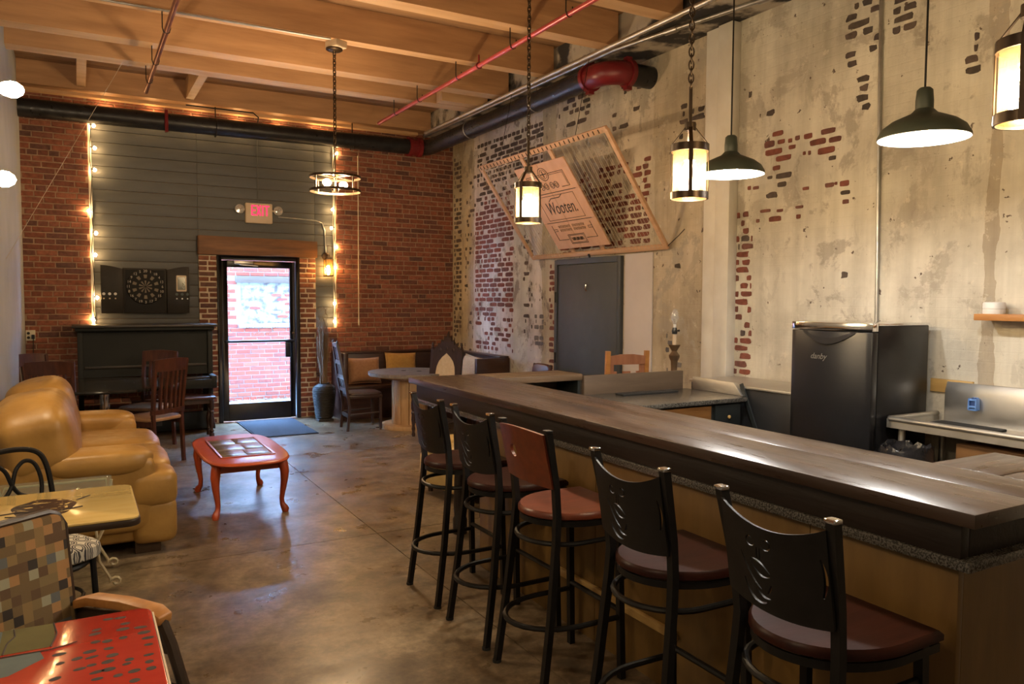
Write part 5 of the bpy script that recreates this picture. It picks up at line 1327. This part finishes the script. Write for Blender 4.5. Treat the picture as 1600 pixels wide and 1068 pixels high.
def gothic_chair(name, label, loc, rz, tall=1.17, upholstered=True):
    t = thing(name, label, 'chair', loc, rz, 'carved high-back chairs')
    BW = MT['blackwood']; bx = lambda z: -.20-.16*max(0, z-.45)
    for s in (-1,1):
        MB().tube([(bx(z), s*.20, z) for z in (0,.2,.45,.7,.95,1.02)], .024, 4, rot0=math.pi/4).build('back_post', BW, t, ang=30)
        MB().lathe([(.0,1.10),(.010,1.085),(.018,1.06),(.012,1.045),(.022,1.03),(.014,1.015),(.024,1.0)][::-1], (bx(1.0),s*.20,0), 10).build('finial', BW, t)
        MB().lathe([(.018,0),(.022,.03),(.014,.05),(.024,.09),(.016,.13),(.026,.20),(.020,.26),(.028,.28),(.016,.30),(.028,.33),(.028,.41)], (.19,s*.19,0), 12).build('front_leg', BW, t)
        MB().cyl((-.205,s*.195,.16),(.19,s*.19,.16),.012,n=8).build('side_stretcher', BW, t)
    MB().cyl((.0,-.19,.16),(.0,.19,.16),.012,n=8).build('cross_stretcher', BW, t)
    MB().box(-.21,.215,-.205,.205,.40,.435).build('seat_frame', BW, t, bevel=.006)
    MB().sq((.01,0,.445),(.205,.20,.03),.4,.35,28,10).build('seat_pad', MT['fab_cream'] if upholstered else BW, t)
    # carved crest with pointed arch
    ach = [(.135*math.cos(a)*1.0, .0) for a in (0,)]
    arch = [(-.135,.58),(-.135,.72),(-.125,.80),(-.10,.865),(-.06,.915),(0,.965),(.06,.915),(.10,.865),(.125,.80),(.135,.72),(.135,.58)]
    crest = [(-.20,.52),(-.20,1.0),(-.17,1.01),(-.16,1.045),(-.14,1.03),(-.125,1.085),(-.10,1.06),(-.085,1.13),(-.06,1.10),(-.045,tall),(-.02,tall-.02),(.0,tall+.06),(.02,tall-.02),(.045,tall),(.06,1.10),(.085,1.13),(.10,1.06),(.125,1.085),(.14,1.03),(.16,1.045),(.17,1.01),(.20,1.0),(.20,.52),(.135,.52)]
    poly = crest+[(.135,.58)]+arch[::-1][1:-1]+[(-.135,.58),(-.135,.52)]
    MB().prism(poly, lambda y, z: (bx(z)-.014,y,z), lambda y, z: (bx(z)+.014,y,z)).build('carved_crest', BW, t, ang=25)
    MB().prism(arch, lambda y, z: (bx(z)-.010,y*1.02,z), lambda y, z: (bx(z)+.008,y*1.02,z)).build('back_pad', MT['fab_cream'] if upholstered else BW, t)
    MB().box(bx(.55)-.012,bx(.55)+.014,-.19,.19,.52,.58).build('lower_rail', BW, t)
    for y in (-.09,0,.09): MB().sq((bx(1.02)+.018,y,1.0+.02*(y == 0)),(.008,.02,.028),1,1,12,8).build('carved_boss', BW, t)
    return t
gothic_chair('carved_chair', 'gothic carved chair with cream pointed-arch back, behind the bar end', (3.70,8.42,0), math.atan2(-.55,-.75))
def ladder_chair(label, loc, rz):
    t = thing('carved_chair', label, 'chair', loc, rz, 'carved high-back chairs')
    BW = MT['blackwood']; bx = lambda z: -.195-.17*max(0, z-.30)
    for s in (-1,1):
        MB().tube([(-.22,s*.18,0),(-.195,s*.18,.30),(bx(.62),s*.185,.62),(bx(1.06),s*.11,1.06)], .021, 4, rot0=math.pi/4).build('back_post', BW, t, ang=30)
        MB().tube([(.19,s*.19,.02),(.185,s*.185,.43)], .022, 4, rot0=math.pi/4).build('front_leg', BW, t, ang=30)
        MB().cyl((.19,s*.19,.0),(.19,s*.19,.025),.016,n=8).build('brass_glide', MT['candle_wood'], t)
        MB().cyl((-.20,s*.18,.20),(.188,s*.187,.22),.011,n=8).build('side_stretcher', BW, t)
    MB().box(-.21,-.185,-.17,.17,.16,.20).build('rear_stretcher', BW, t)
    MB().box(-.20,.21,-.205,.205,.40,.44).build('apron', BW, t, bevel=.005)
    MB().sq((.005,0,.447),(.215,.21,.022),.3,.3,28,8).build('seat', BW, t)
    MB().box(bx(1.06)-.014,bx(1.06)+.014,-.125,.125,1.03,1.085).build('top_rail', BW, t, bevel=.006)
    for z, w in ((.50,.34),(.66,.35),(.84,.28)): MB().box(bx(z)-.010,bx(z)+.010,-w/2,w/2,z-.025,z+.025).build('ladder_rail', BW, t, bevel=.004)
    for y in (-.06,0,.06): MB().beam((bx(.52),y*1.2,.52),(bx(1.04),y*.8,1.04),.028,.012,up=(1,0,0)).build('splat', BW, t)
    for s in (-1,1): MB().lathe([(.014,0),(.018,.02),(.008,.035),(0,.05)], (bx(1.07),s*.11,1.07), 8).build('finial', BW, t)
    return t
ladder_chair('dark high-back chair seen side-on, next to the vase', (3.08,9.30,0), R(-4))

# cream ottoman beyond the bar end
t = thing('leather_ottoman', 'cream leather ottoman mostly hidden behind the far bar stools', 'ottoman', (2.88,5.76,0), R(8))
CL = MT['cream_leather']
MB().sq((0,0,.21),(.36,.34,.15),.25,.22,32,14,noise=.006).build('base', CL, t)
for s_ in (-1,1): MB().sq((0,s_*.165,.385),(.355,.17,.075),.5,.4,32,12,noise=.02,seed=s_+5).build('top_cushion', CL, t)
for x in (-.27,.27):
    for y in (-.25,.25): MB().cyl((x,y,0),(x,y,.085),.02,.028,10).build('foot', MT['foot'], t)
# oxblood chair peeking over the bar
t = thing('side_chair', 'oxblood leather-backed chair just peeking over the bar by the grey door', 'chair', (4.40,7.55,0), R(180))
for s in (-1,1):
    MB().tube([(-.2,s*.18,0),(-.19,s*.18,.45),(-.26,s*.17,.88)], .018, 8).build('back_post', MT['blackwood'], t)
    MB().tube([(.18,s*.18,0),(.18,s*.18,.43)], .018, 8).build('front_leg', MT['blackwood'], t)
MB().sq((0,0,.455),(.22,.21,.035),.35,.35,24,8).build('seat', MT['red_leather'], t)
MB().sq((-.245,0,.76),(.028,.20,.13),.5,.45,24,12,rot=(0,-.14,0)).build('backrest', MT['red_leather'], t)
# pinkish carved chair behind the splash board
t = thing('carved_wood_chair', 'pinkish wooden chair with stepped cut-out back, beyond the splash board', 'chair', (4.24,5.62,0), R(90-10))
PW = MT['pinkwood']
for s in (-1,1):
    MB().tube([(-.20,s*.19,0),(-.20,s*.19,.45),(-.24,s*.19,1.18)], .026, 4, rot0=math.pi/4).build('back_post', MT['shelf'], t, ang=30)
    MB().tube([(.19,s*.19,0),(.19,s*.19,.44)], .024, 4, rot0=math.pi/4).build('front_leg', PW, t, ang=30)
MB().box(-.22,.22,-.21,.21,.42,.455).build('seat', PW, t, bevel=.006)
bb = lambda z: -.20-.055*(z-.45)
MB().prism([(-.175,1.06),(.175,1.06),(.175,1.135),(.06,1.15),(-.06,1.15),(-.175,1.135)], lambda y, z: (bb(z)-.012,y,z), lambda y, z: (bb(z)+.012,y,z)).build('crest_rail', PW, t)
for (y0, y1, z0, z1) in ((-.175,-.13,.60,1.06),(-.13,-.10,.60,1.0),(-.10,-.07,.60,.97),(-.035,.035,.60,1.0),(.07,.10,.60,.97),(.10,.13,.60,1.0),(.13,.175,.60,1.06)):
    MB().box(bb(.85)-.012,bb(.85)+.012,y0,y1,z0,z1).build('stepped_splat', PW, t)
MB().box(bb(.6)-.012,bb(.6)+.012,-.175,.175,.55,.62).build('lower_rail', PW, t)
# tall candlestick lamp
t = thing('candlestick_lamp', 'tall bronzed candlestick floor lamp with a bare clear bulb', 'floor lamp', (4.50,5.12,0))
MB().lathe([(0,0),(.14,0),(.14,.02),(.06,.05),(.035,.10),(.045,.14),(.028,.18),(.032,.5),(.024,.85),(.030,.98),(.024,1.0),(.030,1.10),(.045,1.13),(.048,1.15),(.03,1.17),(.022,1.185),(.045,1.225),(.052,1.24),(0,1.24)], n=24).build('column', MT['candle_wood'], t)
MB().cyl((0,0,1.24),(0,0,1.33),.017,n=14).build('candle_sleeve', MT['cream_box'], t)
mb = MB().lathe([(0,1.33),(.022,1.335),(.026,1.36),(.018,1.39),(0,1.39)], n=16); mb.cyl((0,0,1.365),(.0,-.05,1.365),.006,n=8); mb.sq((0,-.052,1.365),(.010,.010,.010),1,1,8,6); mb.build('socket', MT['black_gloss'], t)
MB().cyl((0,0,1.39),(0,0,1.42),.014,n=12).build('bulb_cap', MT['plastic_white'], t)
MB().lathe([(.013,1.42),(.026,1.45),(.034,1.48),(.030,1.515),(.014,1.545),(0,1.55)], n=18).build('clear_bulb', MT['clear'], t)

# ============================================================ STRING-ART FRAME
t = thing('string_art_frame', 'tilted whitewood frame strung with cords above the grey door', 'frame', (4.85,6.87,2.13))
def AF(y, v, o=0.0):      # v: 0 bottom .. 1 top in the tilted plane, o: offset towards the room
    nx, nz = -.815, -.579
    return (4.85-.715*v+nx*o, y, 2.13+1.015*v+nz*o)
def bar(y0, v0, y1, v1, w, th, nm, mat='frame_pine', o=0.0):
    return MB().beam(AF(y0,v0,o), AF(y1,v1,o), w, th, up=(-.815,0,-.579)).build(nm, MT[mat], t, True, bevel=.003)
bar(5.64,0,8.11,0,.05,.03,'bottom_rail'); bar(5.64,1,8.11,1,.055,.03,'top_rail')
bar(5.655,0,5.655,1,.05,.03,'side_rail'); bar(8.09,0,8.09,1,.05,.03,'side_rail')
bar(6.66,0,6.66,1,.06,.02,'brace', o=-.02); bar(7.22,0,7.22,1,.06,.02,'brace', o=-.02)
mb = MB()
for i in range(46):
    y = 5.70+i*.0515
    if 6.45 < y < 7.38 or y > 8.06: continue
    mb.tube([AF(y,.0,.017), AF(y+.02*math.sin(i*2.1),1.0,.017)], .0022, 4)
mb.build('cords', MT['string'], t, True, kind='stuff')
mb = MB()
for i in range(30):
    y = 5.75+i*.08; mb.tube([AF(y,.985,.016), AF(y,1.015,.016)], .006, 5)
mb.build('pegs', MT['foot'], t, True, kind='stuff')
for y in (6.15, 7.65):
    MB().tube([AF(y,1.0,.0), (4.30,y,3.96)], .003, 5).build('hanging_wire', MT['black_metal'], t, True)
mb = MB().tube([AF(5.64,0,0),(4.86,5.5,2.22),(4.89,5.45,2.28)], .004, 5); mb.tube([AF(6.9,0,.02),AF(6.9,-.03,.03)], .012, 6); mb.build('tie_wire', MT['black_metal'], t, True)
t = thing('plywood_sign', 'plywood sign with inked lettering mounted on the string-art frame', 'sign', AF(6.9,.1,.03))
for (y0, y1) in ((6.42,6.925),(6.929,7.39)):
    for (v0, v1) in ((.08,.345),(.348,.625),(.628,.90)):
        p = [AF(y0,v0,.022),AF(y1,v0,.022),AF(y1,v1,.022),AF(y0,v1,.022),AF(y0,v0,.036),AF(y1,v0,.036),AF(y1,v1,.036),AF(y0,v1,.036)]
        MB().add(p, [(0,1,2,3),(4,5,6,7),(0,1,5,4),(1,2,6,5),(2,3,7,6),(3,0,4,7)]).build('plywood_panel', MT['ply'], t, True)
ink = MB()
def S(pts, r=.004): ink.tube([AF(6.905-a,b,.0365) for a, b in pts], r, 4)
S([(-.34,.72),(-.34,.80),(-.09,.80)]); S([(.09,.80),(.36,.80),(.36,.66),(.22,.66)]); S([(-.32,.735),(-.32,.785),(-.09,.785)],.003); S([(.09,.785),(.34,.785),(.34,.675)],.003)
ccl = lambda cx, cy, rx, ry, n=20: [(cx+rx*math.cos(2*math.pi*i/n), cy+ry*math.sin(2*math.pi*i/n)) for i in range(n+1)]
S(ccl(0,.80,.085,.058)); S(ccl(0,.80,.06,.04),.003); S([(-.05,.80),(.05,.80)],.006); S([(0,.77),(0,.83)],.006)
for c in (-.13,-.05,.06,.14): S(ccl(c,.69,.035,.028)); S(ccl(c,.69,.018,.013),.003)
S([(-.34,.60),(-.34,.37),(.34,.37),(.34,.60),(-.34,.60)],.003); S([(-.42,.625),(.42,.625)],.004); S([(-.42,.347),(.42,.347)],.004)
for row, v in ((0,.30),(1,.265)):
    for i in range(13):
        if i in (6,): continue
        a = -.24+i*.038; S([(a,v-.012),(a,v+.012),(a+.022,v+.012),(a+.022,v-.012)] if i % 2 else [(a,v+.012),(a+.011,v-.012),(a+.022,v+.012)],.003)
S([(-.36,.32),(-.36,.17),(-.17,.17)]); S([(.36,.32),(.36,.17),(.17,.17)]); S([(-.15,.215),(.15,.215),(.15,.125),(-.15,.125),(-.15,.215)]); S([(-.13,.205),(.13,.205),(.13,.135),(-.13,.135),(-.13,.205)],.003)
for i in range(10):
    a = -.105+i*.022; S([(a,.155),(a,.185),(a+.012,.185),(a+.012,.155)] if i % 3 else [(a,.185),(a+.012,.155)],.004)
S([(-.36,.28),(-.29,.28),(-.29,.26),(-.36,.26)],.003); S([(.36,.28),(.29,.28),(.29,.26),(.36,.26)],.003)
put_text(ink, 'Wooten', lambda x, y, z: AF(6.905-x, .475+y/1.24, .0365+z), sx=.72)
S([(-.16,.55),(-.10,.575),(.06,.575),(.13,.60)],.005)
ink.build('inked_lettering', MT['ink'], t, True, smooth=False)

# ============================================================ LEFT FOREGROUND
# glass-topped wrought-iron side table
t = thing('glass_side_table', 'glass-topped side table with cream scrolled iron legs beside the sofa', 'side table', (-.13,4.98,0))
MB().prism(rrect(-.28,.285,-.22,.20,.02), lambda x, y: (x,y,.552), lambda x, y: (x,y,.562)).build('glass_top', MT['table_glass'], t, bevel=.002)
mb = MB().tube([(-.25,-.19,.545),(.255,-.19,.545),(.255,.17,.545),(-.25,.17,.545)], .008, 6, closed=True); mb.build('top_frame', MT['cream_iron'], t)
for sx in (-1,1):
    for y in (-.19,.17):
        x0 = .255 if sx > 0 else -.25; pts = [(x0+sx*.03,y,.54),(x0+sx*.0,y,.40),(x0-sx*.06,y,.27),(x0-sx*.05,y,.16),(x0+sx*.0,y,.06)]
        for i in range(10):
            a = R(180-360*i/9*1.0) if sx > 0 else R(360*i/9); pts.append((x0+sx*.03+.03*(1-i/14)*math.cos(a), y, .036+.028*(1-i/14)*math.sin(a)))
        MB().tube(pts, .009, 6).build('scroll_leg', MT['cream_iron'], t)
        sc = []
        for i in range(22):
            a = i*.52; r = .055-.0022*i; sc.append((x0-sx*.09+r*math.cos(a)*.9, y, .45+r*math.sin(a)))
        MB().tube(sc, .007, 6).build('scroll', MT['cream_iron'], t)
# yellow cafe table
def cafe_table(name, label, x0, x1, y0, y1, top, r=.05):
    t = thing(name, label, 'table', ((x0+x1)/2,(y0+y1)/2,0))
    poly = rrect(x0,x1,y0,y1,r)
    MB().prism(poly, lambda x, y: (x,y,.712), lambda x, y: (x,y,.741)).build('edge_band', MT['dark_edge'], t, True, bevel=.006)
    ins = rrect(x0+.004,x1-.004,y0+.004,y1-.004,r-.003)
    MB().prism(ins, lambda x, y: (x,y,.7405), lambda x, y: (x,y,.750)).build('tabletop', MT[top], t, True, bevel=.003)
    cx, cy = (x0+x1)/2, (y0+y1)/2
    MB().cyl((cx,cy,.03),(cx,cy,.70),.035,n=18).build('column', MT['black_metal'], t, True)
    mb = MB().beam((cx-.24,cy,.70),(cx+.24,cy,.70),.05,.02); mb.beam((cx,cy-.2,.70),(cx,cy+.2,.70),.05,.02); mb.build('spider', MT['black_metal'], t, True)
    mb = MB().beam((cx-.27,cy-.22,.018),(cx+.27,cy+.22,.018),.06,.035); mb.beam((cx-.27,cy+.22,.018),(cx+.27,cy-.22,.018),.06,.035); mb.build('cross_foot', MT['black_metal'], t, True)
    return t
ty = cafe_table('cafe_table', 'pale yellow cafe table with a black inked emblem on its top', -.50, .205, 3.39, 4.02, 'yellow_table')
MB().prism([(-.14+.115*math.cos(a)*(1+.06*math.sin(5*a)), 3.72+.155*math.sin(a)*(1+.05*math.cos(7*a))) for a in [2*math.pi*i/48 for i in range(48)]], lambda x, y: (x,y,.7497), lambda x, y: (x,y,.7504)).build('inked_emblem', MT['print'], ty, True, smooth=False)
mb = MB()
for pts in ([(-.30,3.66),(-.22,3.68),(-.10,3.63),(.0,3.67)],[(-.02,3.80),(.03,3.86)],[(-.27,3.62),(-.2,3.59)]): mb.tube([(x,y,.7503) for x, y in pts], .004, 4)
mb.build('ink_flourish', MT['ink'], ty, True)
tr = cafe_table('cafe_table', 'red painted cafe table with grey brush dabs at the lower left', -.50, .166, 1.55, 2.385, 'red_table', .04)
PB(.163,.1675,1.60,2.34,.735,.748).build('worn_edge', MT['cream_box'], tr, True)
mb = MB(); rr = random.Random(21)
for i in range(13):
    for j in range(6):
        if rr.random() < .3: continue
        y = 2.33-i*.045+rr.uniform(-.012,.012); x = -.06+j*.038+rr.uniform(-.01,.01)
        if x > .145 or (x < -.02 and y > 2.2): continue
        a, b = rr.uniform(.010,.017), rr.uniform(.007,.011); q = rr.uniform(-.2,.4)
        mb.prism([(x+a*math.cos(s)*math.cos(q)-b*math.sin(s)*math.sin(q), y+a*math.cos(s)*math.sin(q)+b*math.sin(s)*math.cos(q)) for s in [2*math.pi*k/10 for k in range(10)]], lambda u, v: (u,v,.7497), lambda u, v: (u,v,.7503))
mb.build('painted_dabs', MT['dab'], tr, True, smooth=False, kind='stuff')
MB().prism([(-.19,2.382),(-.075,2.378),(-.07,2.30),(-.075,2.22),(-.19,2.22)], lambda u, v: (u,v,.7497), lambda u, v: (u,v,.7504)).build('olive_patch', MT['olive'], tr, True, smooth=False)
MB().prism([(-.48,2.38),(-.192,2.38),(-.165,2.29),(-.192,2.20),(-.10,2.20),(-.09,2.155),(-.16,2.09),(-.48,2.06)], lambda u, v: (u,v,.7497), lambda u, v: (u,v,.7503)).build('blue_grey_patch', MT['bluegrey'], tr, True, smooth=False)
mb = MB()
for pts in ([(-.075,2.38),(-.066,2.30),(-.078,2.22)],[(-.165,2.38),(-.16,2.33),(-.175,2.29),(-.18,2.22)],[(-.19,2.205),(-.08,2.20),(-.02,2.22)]): mb.tube([(x,y,.7503) for x, y in pts], .0022, 4)
mb.build('paint_outline', MT['ink'], tr, True)

# bentwood-look metal chair at the yellow table
t = thing('loop_back_chair', 'black metal chair with looped back and circle-print seat at yellow table', 'chair', (-.17,4.13,0), math.atan2(-.85,.52))
BMt = MT['black_metal']
MB().sq((0,0,.445),(.215,.205,.045),.45,.5,32,12).build('seat', MT['rings'], t)
mb = MB().tube([(.19*math.cos(a),.185*math.sin(a),.39) for a in [2*math.pi*i/24 for i in range(24)]], .016, 8, closed=True); mb.build('seat_ring', BMt, t)
for (x, y) in ((.15,.15),(.15,-.15)): MB().tube([(x,y,.40),(x+.02,y*1.08,.0)], .014, 8).build('front_leg', BMt, t)
bk = [(-.22,-.175,0),(-.18,-.165,.40),(-.20,-.175,.62),(-.235,-.165,.80),(-.255,-.12,.875),(-.26,0,.895),(-.255,.12,.875),(-.235,.165,.80),(-.20,.175,.62),(-.18,.165,.40),(-.22,.175,0)]
def smooth_path(P, k=6):
    P = [Vector(p) for p in P]; out = []
    for i in range(len(P)-1):
        p0, p1, p2, p3 = P[max(0,i-1)], P[i], P[i+1], P[min(len(P)-1,i+2)]
        for j in range(k):
            s = j/k; out.append(.5*((2*p1)+(p2-p0)*s+(2*p0-5*p1+4*p2-p3)*s*s+(3*p1-p0-3*p2+p3)*s**3))
    return out+[P[-1]]
MB().tube(smooth_path(bk), .013, 8).build('back_hoop', BMt, t)
for s in (-1,1):
    lp = [(-.195,s*.105,.44),(-.205,s*.115,.60),(-.225,s*.135,.72),(-.24,s*.115,.81),(-.245,s*.07,.835),(-.24,s*.025,.80),(-.23,s*.0,.73),(-.225,-s*.03,.685),(-.222,-s*.07,.665)]
    MB().tube(smooth_path(lp), .010, 8).build('back_loop', BMt, t)
mb = MB().tube([(.165*math.cos(a),.165*math.sin(a),.22) for a in [2*math.pi*i/24 for i in range(24)]], .009, 8, closed=True); mb.build('leg_ring', BMt, t)

# mosaic armchair between the tables
fx, fy = .61, -.79
t = thing('mosaic_armchair', 'wooden armchair with multicoloured check back between red and yellow tables', 'chair', (-.08,2.50,0), math.atan2(fy, fx))
bx = lambda z: -.26-.12*(z-.45)
MB().prism(rrect(-.265,.265,.48,.925,.04), lambda y, z: (bx(z)-.022,y,z), lambda y, z: (bx(z)+.022,y,z)).build('backrest', MT['mosaic'], t, bevel=.01)
MB().tube([(bx(z)-.0, y, z) for y, z in [(-.268,.42),(-.268,.88),(-.25,.915),(-.22,.93),(.22,.93),(.25,.915),(.268,.88),(.268,.42)]], .014, 8).build('back_frame', MT['dark_edge'], t)
MB().sq((0,0,.44),(.25,.24,.05),.4,.35,32,12).build('seat', MT['rings'], t)
for s in (-1,1):
    y = s*.285
    MB().prism([(-.29,.625),(-.2,.655),(-.05,.665),(.08,.66),(.12,.64),(.115,.61),(.07,.625),(-.05,.635),(-.2,.625),(-.29,.595)], lambda x, z: (x,y-.028,z), lambda x, z: (x,y+.028,z)).build('armrest', MT['shelf'], t, bevel=.006)
    MB().tube([(.10,y,.62),(.14,y,.55),(.20,y,.40),(.21,y,0)], .018, 8).build('front_leg', MT['dark_edge'], t)
    MB().tube([(-.30,y,.60),(-.27,y,.42),(-.30,y,0)], .018, 8).build('rear_leg', MT['dark_edge'], t)
    MB().beam((-.27,y,.41),(.20,y,.41),.02,.05).build('side_rail', MT['dark_edge'], t)
    MB().prism([(-.27,.60),(-.05,.625),(.08,.612),(.12,.57),(.13,.52),(-.27,.52)], lambda x, z: (x,y-.008,z), lambda x, z: (x,y+.008,z)).build('arm_panel', MT['dark_edge'], t)
